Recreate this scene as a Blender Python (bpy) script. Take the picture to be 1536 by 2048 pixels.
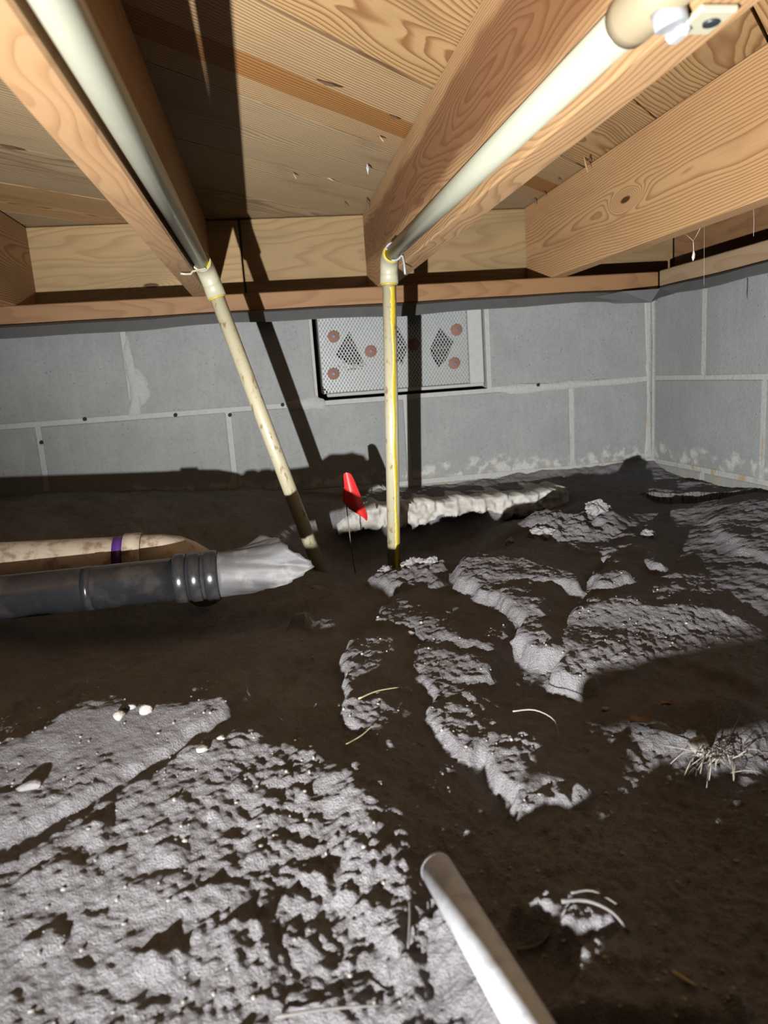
import bpy, bmesh, math, random
import numpy as np
from mathutils import Vector, Matrix, noise
for o in list(bpy.data.objects): bpy.data.objects.remove(o)
S = bpy.context.scene
COL = S.collection
H = 0.36            # eye height above the lowest dirt; all z below are measured from eye level
rnd = random.Random(7)

# ------------------------------------------------------------------ camera, world, light, exposure
cam_d = bpy.data.cameras.new('camera')
cam_d.sensor_fit = 'VERTICAL'; cam_d.sensor_height = 36.0; cam_d.sensor_width = 27.0
cam_d.lens = 36.0 * 1434.63 / 2048.0
cam_d.clip_start = 0.02
cam_d.dof.use_dof = True; cam_d.dof.focus_distance = 1.0; cam_d.dof.aperture_fstop = 8.0
cam = bpy.data.objects.new('camera', cam_d); COL.objects.link(cam)
yaw, pitch, roll = 0.144105, 0.188635, 0.070079
fwd = Vector((math.sin(yaw)*math.cos(pitch), math.cos(yaw)*math.cos(pitch), -math.sin(pitch)))
right = Vector((math.cos(yaw), -math.sin(yaw), 0)); down = fwd.cross(right)
r2 = math.cos(roll)*right + math.sin(roll)*down; d2 = -math.sin(roll)*right + math.cos(roll)*down
M3 = Matrix((r2, -d2, -fwd)).transposed()
cam.matrix_world = Matrix.Translation((0, 0, H)) @ M3.to_4x4()
S.camera = cam

w = bpy.data.worlds.new('world'); S.world = w; w.use_nodes = True
w.node_tree.nodes['Background'].inputs[0].default_value = (0.9, 0.75, 0.6, 1)
w.node_tree.nodes['Background'].inputs[1].default_value = 0.002

LX, LY, LZ = -0.275, 0.0, -0.272
LP = Vector((LX, LY, LZ + H))     # flashlight held low, left of the camera
ld = bpy.data.lights.new('flashlight', 'SPOT')
ld.energy = 330; ld.color = (0.995, 0.99, 1.0); ld.shadow_soft_size = 0.007
ld.spot_size = math.radians(120); ld.spot_blend = 1.0
ld.use_nodes = True       # collimated beam: it spreads as if from a point behind the reflector, so near things get less of it
_nt = ld.node_tree; _em = next(n for n in _nt.nodes if n.type == 'EMISSION')
_fo = _nt.nodes.new('ShaderNodeLightFalloff'); _fo.inputs['Strength'].default_value = 1.0; _fo.inputs['Smooth'].default_value = 0.7
_nt.links.new(_fo.outputs['Quadratic'], _em.inputs['Strength'])
lo = bpy.data.objects.new('flashlight', ld); COL.objects.link(lo)
lo.location = LP
lo.rotation_euler = Vector((.525, .738, .423)).to_track_quat('-Z', 'Y').to_euler()

S.view_settings.view_transform = 'Standard'; S.view_settings.look = 'None'
S.view_settings.gamma = 1.0; S.view_settings.use_curve_mapping = False
S.view_settings.exposure = 0.0

ALB = .52    # overall reflectance of the dusty surfaces
# ------------------------------------------------------------------ node helpers
class NT:
    def __init__(s, name):
        s.m = bpy.data.materials.new(name); s.m.use_nodes = True
        s.t = s.m.node_tree; s.t.nodes.clear()
        s.out = s.n('ShaderNodeOutputMaterial'); s.b = s.n('ShaderNodeBsdfPrincipled')
        s.t.links.new(s.b.outputs[0], s.out.inputs[0])
        s.tc = s.n('ShaderNodeTexCoord')
    def n(s, t): return s.t.nodes.new(t)
    def L(s, a, b):
        if isinstance(a, (int, float)): b.default_value = a
        elif isinstance(a, (tuple, list)): b.default_value = (tuple(a)+(1,))[:len(b.default_value)]
        else: s.t.links.new(a, b)
    def math(s, op, a, b=0.0, c=None, clamp=False):
        n = s.n('ShaderNodeMath'); n.operation = op; n.use_clamp = clamp
        s.L(a, n.inputs[0]); s.L(b, n.inputs[1])
        if c is not None: s.L(c, n.inputs[2])
        return n.outputs[0]
    def mix(s, f, a, b, mode='MIX'):
        n = s.n('ShaderNodeMixRGB'); n.blend_type = mode
        s.L(f, n.inputs[0]); s.L(a, n.inputs[1]); s.L(b, n.inputs[2]); return n.outputs[0]
    def noise(s, vec, scale, detail=4, rough=.55, dist=0.0):
        n = s.n('ShaderNodeTexNoise'); n.inputs['Scale'].default_value = scale
        n.inputs['Detail'].default_value = detail; n.inputs['Roughness'].default_value = rough
        n.inputs['Distortion'].default_value = dist
        if vec is not None: s.L(vec, n.inputs['Vector'])
        return n.outputs[0]
    def voro(s, vec, scale, feature='F1'):
        n = s.n('ShaderNodeTexVoronoi'); n.feature = feature; n.inputs['Scale'].default_value = scale
        s.L(vec, n.inputs['Vector']); return n.outputs[0]
    def mapp(s, vec, scale=(1, 1, 1), loc=(0, 0, 0)):
        n = s.n('ShaderNodeMapping'); s.L(vec, n.inputs[0]); n.inputs['Scale'].default_value = scale
        s.L(loc, n.inputs['Location']); return n.outputs[0]
    def ramp(s, f, stops, interp='LINEAR'):
        n = s.n('ShaderNodeValToRGB'); s.L(f, n.inputs[0]); r = n.color_ramp; r.interpolation = interp
        while len(r.elements) < len(stops): r.elements.new(.5)
        for e, (p, c) in zip(r.elements, stops):
            e.position = p; e.color = (tuple(c)+(1,))[:4] if isinstance(c, (tuple, list)) else (c, c, c, 1)
        return n.outputs[0]
    def smooth(s, f, a, b):
        n = s.n('ShaderNodeMapRange'); n.interpolation_type = 'SMOOTHSTEP'; s.L(f, n.inputs[0])
        n.inputs[1].default_value = a; n.inputs[2].default_value = b; return n.outputs[0]
    def bump(s, h, strength=.5, dist=.002):
        n = s.n('ShaderNodeBump'); n.inputs['Strength'].default_value = strength
        n.inputs['Distance'].default_value = dist; s.L(h, n.inputs['Height']); s.L(n.outputs[0], s.b.inputs['Normal'])
    def sep(s, v):
        n = s.n('ShaderNodeSeparateXYZ'); s.L(v, n.inputs[0]); return n.outputs
    def comb(s, x, y, z):
        n = s.n('ShaderNodeCombineXYZ'); s.L(x, n.inputs[0]); s.L(y, n.inputs[1]); s.L(z, n.inputs[2]); return n.outputs[0]
    def attr(s, name):
        n = s.n('ShaderNodeAttribute'); n.attribute_type = 'OBJECT'; n.attribute_name = name; return n.outputs['Fac']
    def obj(s): return s.tc.outputs['Object']
    def rnd(s): return s.n('ShaderNodeObjectInfo').outputs['Random']
    def pos(s): return s.n('ShaderNodeNewGeometry').outputs['Position']
    def set(s, col=None, rough=None, metal=None, spec=None):
        if col is not None:
            s.L(s.mix(1.0, col, (ALB, ALB, ALB), 'MULTIPLY'), s.b.inputs['Base Color'])
        if rough is not None: s.L(rough, s.b.inputs['Roughness'])
        if metal is not None: s.L(metal, s.b.inputs['Metallic'])
        if spec is not None: s.L(spec, s.b.inputs['Specular IOR Level'])
        return s.m

def wood(name, early, late, spacing=.0045, stain=(.2, .1, .06), stain_amt=.35, warp=.006, band=None, contrast=1.0, bump=.5):
    """Sawn softwood: growth rings about a pith line that runs along local X, cut by the board."""
    t = NT(name); o = t.obj(); seed = t.math('MULTIPLY', t.rnd(), 37.0)
    x, y, z = t.sep(o)[:3]
    sv = t.comb(seed, seed, seed)
    n = t.n('ShaderNodeTexNoise'); n.inputs['Scale'].default_value = 1.0; n.inputs['Detail'].default_value = 2.5
    va = t.n('ShaderNodeVectorMath'); va.operation = 'ADD'
    t.L(t.mapp(o, (2.2, 9, 9)), va.inputs[0]); t.L(sv, va.inputs[1]); t.L(va.outputs[0], n.inputs['Vector'])
    nc = t.n('ShaderNodeSeparateColor'); t.L(n.outputs['Color'], nc.inputs[0])
    ny = t.math('MULTIPLY', t.math('SUBTRACT', nc.outputs[0], .5), warp*10)
    nz = t.math('MULTIPLY', t.math('SUBTRACT', nc.outputs[1], .5), warp*10)
    yy = t.math('ADD', t.math('SUBTRACT', y, t.attr('pith_y')), ny)
    zz = t.math('ADD', t.math('SUBTRACT', z, t.attr('pith_z')), t.math('ADD', nz, t.math('MULTIPLY', x, t.attr('tilt'))))
    r = t.math('SQRT', t.math('ADD', t.math('MULTIPLY', yy, yy), t.math('MULTIPLY', zz, zz)))
    # knot pushes the rings aside
    kx = t.math('DIVIDE', t.math('SUBTRACT', x, t.attr('knot_x')), .055)
    ky = t.math('DIVIDE', t.math('SUBTRACT', y, t.attr('knot_y')), .016)
    kd = t.math('ADD', t.math('MULTIPLY', kx, kx), t.math('MULTIPLY', ky, ky))
    ke = t.math('MULTIPLY', t.math('EXPONENT', t.math('MULTIPLY', kd, -1.0)), t.attr('knot'))
    r = t.math('ADD', r, t.math('MULTIPLY', ke, .045))
    ring = t.math('FRACT', t.math('DIVIDE', r, spacing))
    rp = t.ramp(ring, [(0, .05), (.12, 0), (.5, .12), (.78, .85), (.9, 1), (1, .1)])
    fib = t.noise(t.mapp(o, (6, 500, 500)), 1.0, 3, .6)
    g = t.math('ADD', t.math('MULTIPLY', rp, contrast), t.math('MULTIPLY', t.math('SUBTRACT', fib, .5), .35), clamp=True)
    col = t.mix(g, early, late)
    big = t.noise(t.mapp(o, (3, 14, 14)), 1.0, 4, .6)
    col = t.mix(t.math('MULTIPLY', t.smooth(big, .48, .72), stain_amt), col, stain)
    tint = t.math('ADD', .84, t.math('MULTIPLY', t.rnd(), .3))
    col = t.mix(1.0, col, t.comb(tint, tint, tint), 'MULTIPLY')
    if band:
        bw = t.math('ABSOLUTE', t.math('SUBTRACT', y, band[0]))
        bn = t.math('ADD', bw, t.math('MULTIPLY', t.math('SUBTRACT', t.noise(t.mapp(o, (5, 30, 30)), 1.0, 3), .5), band[3]))
        m = t.math('SUBTRACT', 1.0, t.smooth(bn, band[1]-band[3]*.25, band[1]+band[3]*.25))
        col = t.mix(t.math('MULTIPLY', m, .95), col, band[2], 'MULTIPLY')
    core = t.math('SUBTRACT', 1.0, t.smooth(kd, .05, .16))
    col = t.mix(t.math('MULTIPLY', core, t.attr('knot')), col, (.09, .035, .012))
    t.bump(t.math('ADD', t.math('MULTIPLY', rp, .6), t.math('MULTIPLY', fib, .5)), bump, .0012)
    return t.set(col, .62, spec=.25)

def plain(name, col, rough=.5, metal=0.0, var=.15, scale=60, bump=.15, dirt=None, dirt_amt=0, dscale=25, spec=.5):
    t = NT(name); p = t.obj()
    n = t.noise(p, scale, 5, .6)
    f = t.math('ADD', 1-var, t.math('MULTIPLY', n, 2*var))
    c = t.mix(1.0, col, t.comb(f, f, f), 'MULTIPLY')
    if dirt: c = t.mix(t.math('MULTIPLY', t.smooth(t.noise(p, dscale, 6, .65), .48, .66), dirt_amt), c, dirt)
    if bump: t.bump(n, bump, .001)
    return t.set(c, rough, metal, spec)

# ------------------------------------------------------------------ mesh helpers
def link(name, me, mat, loc, parent=None, rot=None, smooth=False):
    o = bpy.data.objects.new(name, me); COL.objects.link(o)
    if mat: me.materials.append(mat)
    if smooth:
        me.polygons.foreach_set('use_smooth', [True]*len(me.polygons))
    loc = Vector(loc)
    if parent is not None:
        o.parent = parent; q = parent
        while q is not None: loc = loc - q.location; q = q.parent
    o.location = loc
    if rot: o.rotation_euler = rot
    return o
def mk(name, verts, faces, mat, parent=None, smooth=False, origin=None):
    """verts in eye-level coordinates; the origin goes to the base of the mesh"""
    a = np.array(verts, float); a[:, 2] += H
    lo_, hi_ = a.min(0), a.max(0)
    org = np.array([(lo_[0]+hi_[0])/2, (lo_[1]+hi_[1])/2, lo_[2]]) if origin is None else np.array(origin)+np.array([0, 0, H])
    a -= org
    me = bpy.data.meshes.new(name); me.from_pydata(a.tolist(), [], faces); me.update()
    return link(name, me, mat, org, parent, smooth=smooth)
def tag(o, label=None, cat=None, group=None, kind=None):
    if label: o['label'] = label
    if cat: o['category'] = cat
    if group: o['group'] = group
    if kind: o['kind'] = kind
    return o
def thing(name, loc, label, cat, group=None):
    o = bpy.data.objects.new(name, None); COL.objects.link(o); o.location = (loc[0], loc[1], loc[2]+H)
    o.empty_display_size = .02
    return tag(o, label, cat, group)
def box_me(name, L, W, T, bev=.002, jit=0):
    bm = bmesh.new(); bmesh.ops.create_cube(bm, size=1)
    bmesh.ops.scale(bm, vec=(L, W, T), verts=bm.verts)
    if bev: bmesh.ops.bevel(bm, geom=list(bm.edges), offset=bev, segments=1, affect='EDGES', profile=.5)
    me = bpy.data.meshes.new(name); bm.to_mesh(me); bm.free(); return me
def box(name, lo_, hi_, mat, parent=None, bev=.002):
    c = [(a+b)/2 for a, b in zip(lo_, hi_)]; s = [b-a for a, b in zip(lo_, hi_)]
    return link(name, box_me(name, *s, bev), mat, (c[0], c[1], c[2]+H), parent)
def timber(name, lo_, hi_, mat, axis, parent=None, bev=.002, pith=(.0, .12), tilt=.03, knot=None):
    """box with its local X along the grain; local Y is the board's broad width, Z its thickness"""
    c = [(a+b)/2 for a, b in zip(lo_, hi_)]; s = [b-a for a, b in zip(lo_, hi_)]
    if axis == 'y':   # length y, width z, thickness x
        L, Wd, T = s[1], s[2], s[0]; R = Matrix(((0, 0, 1), (1, 0, 0), (0, 1, 0)))
    else:             # length x, width z, thickness -y
        L, Wd, T = s[0], s[2], s[1]; R = Matrix(((1, 0, 0), (0, 0, -1), (0, 1, 0)))
    o = link(name, box_me(name, L, Wd, T, bev), mat, (c[0], c[1], c[2]+H), parent, rot=R.to_euler())
    o['pith_y'], o['pith_z'], o['tilt'] = float(pith[0]), float(pith[1]), float(tilt)
    o['knot_x'], o['knot_y'], o['knot'] = (float(knot[0]), float(knot[1]), 1.0) if knot else (9.0, 9.0, 0.0)
    return o
def frames(P):
    P = [Vector(p) for p in P]; T = []
    for i in range(len(P)):
        a = P[max(i-1, 0)]; b = P[min(i+1, len(P)-1)]; T.append((b-a).normalized())
    up = Vector((0, 0, 1)) if abs(T[0].z) < .8 else Vector((1, 0, 0))
    u = T[0].cross(up).normalized(); out = []
    for i, tt in enumerate(T):
        u = (u - tt*u.dot(tt)).normalized(); out.append((P[i], u, tt.cross(u).normalized()))
    return out
def tube_vf(P, R, seg=16, cap=True):
    if isinstance(R, (int, float)): R = [R]*len(P)
    V, F = [], []
    for (p, u, v), r in zip(frames(P), R):
        for k in range(seg):
            a = 2*math.pi*k/seg; V.append(tuple(p + (u*math.cos(a)+v*math.sin(a))*r))
    for i in range(len(P)-1):
        for k in range(seg):
            k2 = (k+1) % seg
            F.append((i*seg+k, i*seg+k2, (i+1)*seg+k2, (i+1)*seg+k))
    if cap:
        F.append(tuple(range(seg))[::-1]); F.append(tuple((len(P)-1)*seg+k for k in range(seg)))
    return V, F
def tube(name, P, R, mat, parent=None, seg=16, cap=True):
    V, F = tube_vf(P, R, seg, cap); o = mk(name, V, F, mat, parent, smooth=True)
    me = o.data
    for p in me.polygons:
        if len(p.vertices) > 4: p.use_smooth = False
    return o
def hollow(name, A, B, ro, ri, mat, parent=None, seg=28, n=2):
    """open-ended pipe with wall thickness"""
    A, B = Vector(A), Vector(B); d = (B-A)
    P = [A+d*.0, A+d*.003, B-d*.003, B]
    V1, F1 = tube_vf([A, B], ro, seg, False); V2, F2 = tube_vf([A, B], ri, seg, False)
    off = len(V1); F = list(F1)+[tuple(i+off for i in f[::-1]) for f in F2]
    for k in range(seg):
        k2 = (k+1) % seg
        F.append((k2, k, off+k, off+k2)); F.append((seg+k, seg+k2, off+seg+k2, off+seg+k))
    o = mk(name, V1+V2, F, mat, parent, smooth=True)
    for p in o.data.polygons[-2*seg:]: p.use_smooth = False
    return o
def arc(A, C, B, n=8):
    """rounded corner A -> B around corner point C (quadratic)"""
    A, B, C = Vector(A), Vector(B), Vector(C)
    return [A*(1-t)**2 + C*2*t*(1-t) + B*t*t for t in [i/n for i in range(n+1)]]

# ------------------------------------------------------------------ numpy noise
def vnoise(x, y, scale, seed=0):
    x = x/scale; y = y/scale
    R_ = np.random.RandomState(seed); T_ = R_.rand(256, 256)
    xi = np.floor(x).astype(int); yi = np.floor(y).astype(int); fx = x-xi; fy = y-yi
    fx = fx*fx*fx*(fx*(fx*6-15)+10); fy = fy*fy*fy*(fy*(fy*6-15)+10)
    g = lambda a, b: T_[a & 255, b & 255]
    return ((g(xi, yi)*(1-fx)+g(xi+1, yi)*fx)*(1-fy) + (g(xi, yi+1)*(1-fx)+g(xi+1, yi+1)*fx)*fy)*2-1
def fbm(x, y, scale, octv=4, seed=0, gain=.5):
    s = 0; a = 1; tot = 0
    for k in range(octv):
        c, sn = math.cos(.6*k+.3), math.sin(.6*k+.3)
        s = s + a*vnoise(x*c-y*sn, x*sn+y*c, scale/2**k, seed+k*13); tot += a; a *= gain
    return s/tot
def crumbs(x, y, cell, seed, dens=.7, rmin=.25, rmax=.55):
    """half-buried crumbs: one bump per cell"""
    R_ = np.random.RandomState(seed); ox, oy, rr, on = R_.rand(128, 128), R_.rand(128, 128), R_.rand(128, 128), R_.rand(128, 128)
    u, v = x/cell, y/cell; iu = np.floor(u).astype(int); iv = np.floor(v).astype(int); out = np.zeros_like(x)
    for a in (-1, 0, 1):
        for b in (-1, 0, 1):
            i, j = (iu+a) & 127, (iv+b) & 127
            r_ = rmin+(rmax-rmin)*rr[i, j]
            d = ((iu+a+ox[i, j]-u)**2 + (iv+b+oy[i, j]-v)**2)/(r_*r_)
            out = np.maximum(out, np.where((on[i, j] < dens) & (d < 1), np.sqrt(np.clip(1-d, 0, 1))*r_*cell, 0))
    return out

# ------------------------------------------------------------------ materials
W_DECK = wood('deck_pine', (.66, .42, .19), (.36, .17, .06), .0060, (.34, .18, .08), .45, .007, contrast=1.0, bump=.8)
W_DECK2 = wood('deck_pine_heart', (.66, .45, .23), (.34, .185, .08), .0052, (.40, .25, .12), .3, .004, band=(.024, .025, (.74, .50, .27), .006), bump=.9)
W_DECK3 = wood('deck_pine_weathered', (.60, .44, .25), (.34, .21, .105), .0060, (.33, .205, .11), .5, .006, contrast=.9)
W_JOIST = wood('joist_pine', (.60, .36, .165), (.37, .185, .075), .0042, (.38, .19, .085), .5, .0035, contrast=.95)
W_JOIST2 = wood('joist_pine_red', (.56, .34, .16), (.38, .20, .09), .0044, (.30, .15, .07), .4, .009, band=(.016, .046, (.48, .37, .33), .05), contrast=.85)
W_JOIST1 = wood('joist_pine_pale', (.50, .30, .145), (.38, .20, .09), .012, (.30, .155, .075), .65, .02, contrast=.6)
W_RIM = wood('rim_pine', (.44, .295, .135), (.32, .19, .08), .009, (.25, .18, .085), .5, .009, contrast=.6)
W_SILL = wood('sill_pine', (.36, .195, .085), (.26, .125, .05), .007, (.22, .105, .05), .45, .006, contrast=.6)
W_SILL2 = wood('sill_pine_grey', (.46, .32, .19), (.36, .23, .13), .009, (.3, .2, .12), .4, .008, contrast=.5)

def m_block():
    t = NT('concrete_block'); p = t.pos()
    n1 = t.noise(p, 9, 5, .6); n2 = t.noise(p, 160, 4, .7); n3 = t.noise(t.mapp(p, (60, 60, 8)), 1, 3, .5)
    col = t.mix(t.smooth(n1, .3, .7), (.285, .297, .285), (.33, .342, .328))
    col = t.mix(t.math('MULTIPLY', t.smooth(n2, .4, .7), .30), col, (.19, .195, .185))
    col = t.mix(t.math('MULTIPLY', t.smooth(n3, .5, .7), .22), col, (.38, .38, .36))
    # lime bloom and rusty damp at the foot of the wall
    z = t.sep(p)[2]
    h = t.math('ADD', t.math('SUBTRACT', z, H-.232), t.math('MULTIPLY', t.math('SUBTRACT', t.noise(p, 14, 5, .65), .5), .11))
    bl = t.math('MULTIPLY', t.math('SUBTRACT', 1.0, t.smooth(t.math('ABSOLUTE', h), .004, .022)), t.smooth(t.noise(p, 45, 4), .42, .58))
    col = t.mix(t.math('MULTIPLY', bl, .6), col, (.62, .62, .58))
    rust = t.math('MULTIPLY', t.math('SUBTRACT', 1.0, t.smooth(h, -.03, .012)), t.smooth(t.noise(p, 30, 4), .45, .62))
    col = t.mix(t.math('MULTIPLY', rust, .45), col, (.40, .30, .15))
    pit = t.smooth(t.voro(p, 90), .05, .16)
    keep = t.smooth(t.noise(p, 22, 2), .50, .60)
    hgt = t.math('ADD', t.math('MULTIPLY', n2, .5), t.math('MULTIPLY', t.math('SUBTRACT', 1.0, t.math('MULTIPLY', t.math('SUBTRACT', 1.0, pit), keep)), 1.0))
    t.bump(hgt, .8, .0022)
    return t.set(col, .92, spec=.2)
M_BLOCK = m_block()
def m_mortar():
    t = NT('mortar'); p = t.pos(); n = t.noise(p, 120, 5, .65)
    col = t.mix(n, (.36, .365, .345), (.53, .53, .50))
    z = t.sep(p)[2]; x = t.sep(p)[0]
    st = t.math('MULTIPLY', t.smooth(t.noise(t.mapp(p, (30, 30, 9)), 1, 4), .50, .64), t.smooth(x, .55, .75))
    col = t.mix(t.math('MULTIPLY', st, t.math('MULTIPLY', t.math('SUBTRACT', 1.0, t.smooth(z, H-.20, H-.08)), .8)), col, (.42, .29, .09))
    t.bump(n, .8, .003); return t.set(col, .95, spec=.15)
M_MORTAR = m_mortar()
def m_dirt():
    t = NT('dry_dirt'); p = t.pos()
    n1 = t.noise(p, 7, 5, .6); n2 = t.noise(p, 260, 4, .7); n3 = t.noise(p, 900, 2, .6); n4 = t.noise(p, 50, 5, .65)
    col = t.mix(t.smooth(n1, .35, .68), (.35, .333, .335), (.45, .435, .442))
    col = t.mix(t.math('MULTIPLY', t.smooth(n4, .45, .7), .4), col, (.225, .20, .19))
    gr = t.math('SUBTRACT', 1.0, t.smooth(t.voro(p, 380), .12, .26))
    col = t.mix(t.math('MULTIPLY', t.math('MULTIPLY', gr, t.smooth(n2, .5, .62)), .5), col, (.60, .58, .54))
    t.bump(t.math('ADD', t.math('MULTIPLY', n2, 1.0), t.math('MULTIPLY', n3, .8)), 1.0, .0045)
    return t.set(col, .95, spec=.15)
M_DIRT = m_dirt()
M_FOOT = plain('rough_concrete', (.62, .60, .54), .95, var=.35, scale=60, bump=1.0, dirt=(.36, .28, .19), dirt_amt=.45, dscale=22, spec=.1)
M_SHIELD = plain('grey_membrane', (.115, .118, .115), .6, .0, var=.2, scale=30, bump=.1, spec=.4)
M_VENT = plain('vent_casting', (.43, .44, .41), .85, var=.15, scale=80, bump=.4)
M_VPLATE = plain('vent_plate_grey', (.31, .315, .295), .9, var=.2, scale=80, bump=.4)
M_DARK = plain('vent_void', (.022, .011, .010), .9, var=.3, scale=50)
M_WIRE = plain('galvanised_wire', (.62, .67, .66), .4, .35, var=.12, scale=200, bump=0)
M_RUST = plain('rusty_washer', (.24, .12, .08), .85, var=.3, scale=120, bump=.4)
M_BOLT = plain('blue_bolt', (.19, .17, .34), .5, .3, var=.2)
M_HOLE = plain('weep_hole_dark', (.01, .01, .01), 1.0, var=.1)
M_CPVC = plain('cream_pipe', (.48, .49, .375), .33, var=.05, scale=25, bump=.03, dirt=(.56, .54, .38), dirt_amt=.3, dscale=60)
def m_riser():
    t = NT('dusty_cream_pipe'); p = t.obj()
    n = t.noise(t.mapp(p, (90, 90, 45)), 1, 5, .65)
    col = t.mix(t.smooth(n, .55, .68), (.66, .60, .40), (.36, .26, .12))
    z = t.sep(t.pos())[2]
    return t.set(col, .4)
M_RISER = m_riser()
M_FIT = plain('cream_fitting', (.60, .57, .40), .35, var=.05, scale=40, bump=.03)
M_TANFIT = plain('tan_fitting', (.42, .34, .21), .4, var=.06, scale=30, bump=.03)
M_GLUE = plain('yellow_glue', (.72, .55, .02), .35, var=.2, scale=300, bump=.4)
M_WHITE = plain('white_plastic', (.52, .53, .55), .4, var=.04, bump=0)
M_NAILH = plain('nail_head', (.09, .095, .11), .45, .7, var=.2)
M_PVC = plain('dirty_tan_pipe', (.62, .52, .39), .45, var=.1, scale=20, bump=.05, dirt=(.24, .14, .09), dirt_amt=.75, dscale=42)
M_PURPLE = plain('purple_primer', (.10, .03, .20), .4, var=.3, scale=60)
M_ABS = plain('black_pipe', (.028, .028, .031), .25, var=.5, scale=30, bump=.25, dirt=(.09, .082, .072), dirt_amt=.55, dscale=20)
M_TORN = plain('torn_grey_pipe', (.11, .107, .105), .6, var=.35, scale=35, bump=.7, dirt=(.24, .225, .20), dirt_amt=.7, dscale=26)
M_FLAG = plain('red_flag', (.85, .035, .03), .38, var=.05, scale=40, bump=.05)
M_STEEL = plain('flag_wire', (.25, .25, .25), .35, .8, bump=0)
M_COND = plain('galvanised_pipe', (.85, .87, .90), .5, .0, var=.18, scale=55, bump=.25, dirt=(.35, .35, .35), dirt_amt=.4, dscale=70)
M_STONE = plain('pale_stone', (.42, .40, .35), .9, var=.25, scale=90, bump=.5)
M_CLOD = plain('dirt_clod', (.35, .335, .335), .95, var=.3, scale=150, bump=.8, spec=.1)
M_ROOT = plain('root_fibre', (.42, .37, .30), .8, var=.25, scale=120)
M_STRAW = plain('straw', (.60, .50, .28), .7, var=.2, scale=90)
M_LEAF = plain('dead_leaf', (.36, .19, .075), .75, var=.3, scale=60)
M_BARK = plain('dark_twig', (.20, .185, .17), .85, var=.3, scale=90)
M_WEB = plain('spider_silk', (.75, .70, .62), .8, var=.1)
M_NAIL = plain('rusty_nail', (.24, .13, .07), .7, .3, var=.3, scale=200)
M_SPL = plain('wood_splinter', (.55, .34, .16), .7, var=.25, scale=120)

# ------------------------------------------------------------------ floor above: diagonal subfloor planks
ceil = bpy.data.objects.new('ceiling', None); COL.objects.link(ceil); ceil.location = (0, .4, .38+H); tag(ceil, kind='structure')
ceil['label'] = 'underside of the diagonal wooden plank floor above'
def clip(poly, nx, ny, c):
    out = []
    for i in range(len(poly)):
        a, b = poly[i], poly[(i+1) % len(poly)]
        da, db = a[0]*nx+a[1]*ny-c, b[0]*nx+b[1]*ny-c
        if da <= 0: out.append(a)
        if (da < 0) != (db < 0) and da != db:
            t_ = da/(da-db); out.append((a[0]+(b[0]-a[0])*t_, a[1]+(b[1]-a[1])*t_))
    return out
GAP = [.004, .0035, .0060, .0020, .0022, .0030]
q = math.sqrt(.5); PITCH = .1925; i0 = -14
for i in range(-13, 18):
    w0 = .174 + PITCH*i + GAP[i % len(GAP)]/2; w1 = .174 + PITCH*(i+1) - GAP[(i+1) % len(GAP)]/2
    poly = []
    for (l, ww) in ((-4, w0), (4, w0), (4, w1), (-4, w1)):
        poly.append((l*q - ww*q, l*q + ww*q))
    for nx, ny, c in ((1, 0, 1.09), (-1, 0, 1.5), (0, 1, 1.835), (0, -1, .9)): 
        poly = clip(poly, nx, ny, c)
        if not poly: break
    if not poly or len(poly) < 3: continue
    cxp = sum(p[0] for p in poly)/len(poly); wc = (w0+w1)/2
    cl = (cxp+wc*q)/q; cx_, cy_ = cl*q-wc*q, cl*q+wc*q
    loc2 = [((x-cx_)*q+(y-cy_)*q, -(x-cx_)*q+(y-cy_)*q) for x, y in poly]
    ar = sum(loc2[k][0]*loc2[(k+1) % len(loc2)][1]-loc2[(k+1) % len(loc2)][0]*loc2[k][1] for k in range(len(loc2)))
    if ar < 0: loc2 = loc2[::-1]
    n = len(loc2); dz = rnd.uniform(0, .0014)
    V = [(x, y, dz) for x, y in loc2]+[(x, y, .02) for x, y in loc2]
    F = [tuple(range(n))[::-1], tuple(range(n, 2*n))]+[(k, (k+1) % n, n+(k+1) % n, n+k) for k in range(n)]
    me = bpy.data.meshes.new('plank'); me.from_pydata(V, [], F); me.update()
    mat = W_DECK2 if i == 2 else (W_DECK3 if i in (3, 4, 5, 7) else W_DECK)
    o = link('plank', me, mat, (cx_, cy_, .38+H), ceil, rot=(0, 0, math.pi/4))
    o['pith_y'] = rnd.uniform(-.07, .07); o['pith_z'] = rnd.uniform(.03, .09); o['tilt'] = rnd.choice((-1, 1))*rnd.uniform(.01, .03)
    o['knot_x'] = 9.0; o['knot_y'] = 9.0; o['knot'] = 0.0
    if i == 2: o['pith_y'], o['pith_z'], o['tilt'] = .30, .03, .02
    if i == 1: o['pith_y'], o['pith_z'], o['tilt'] = .03, .05, .02
    if i == 0: o['pith_y'], o['pith_z'], o['tilt'] = -.05, .02, .08
    if i in (3, 4): o['pith_y'], o['pith_z'] = -.28, .05

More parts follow.
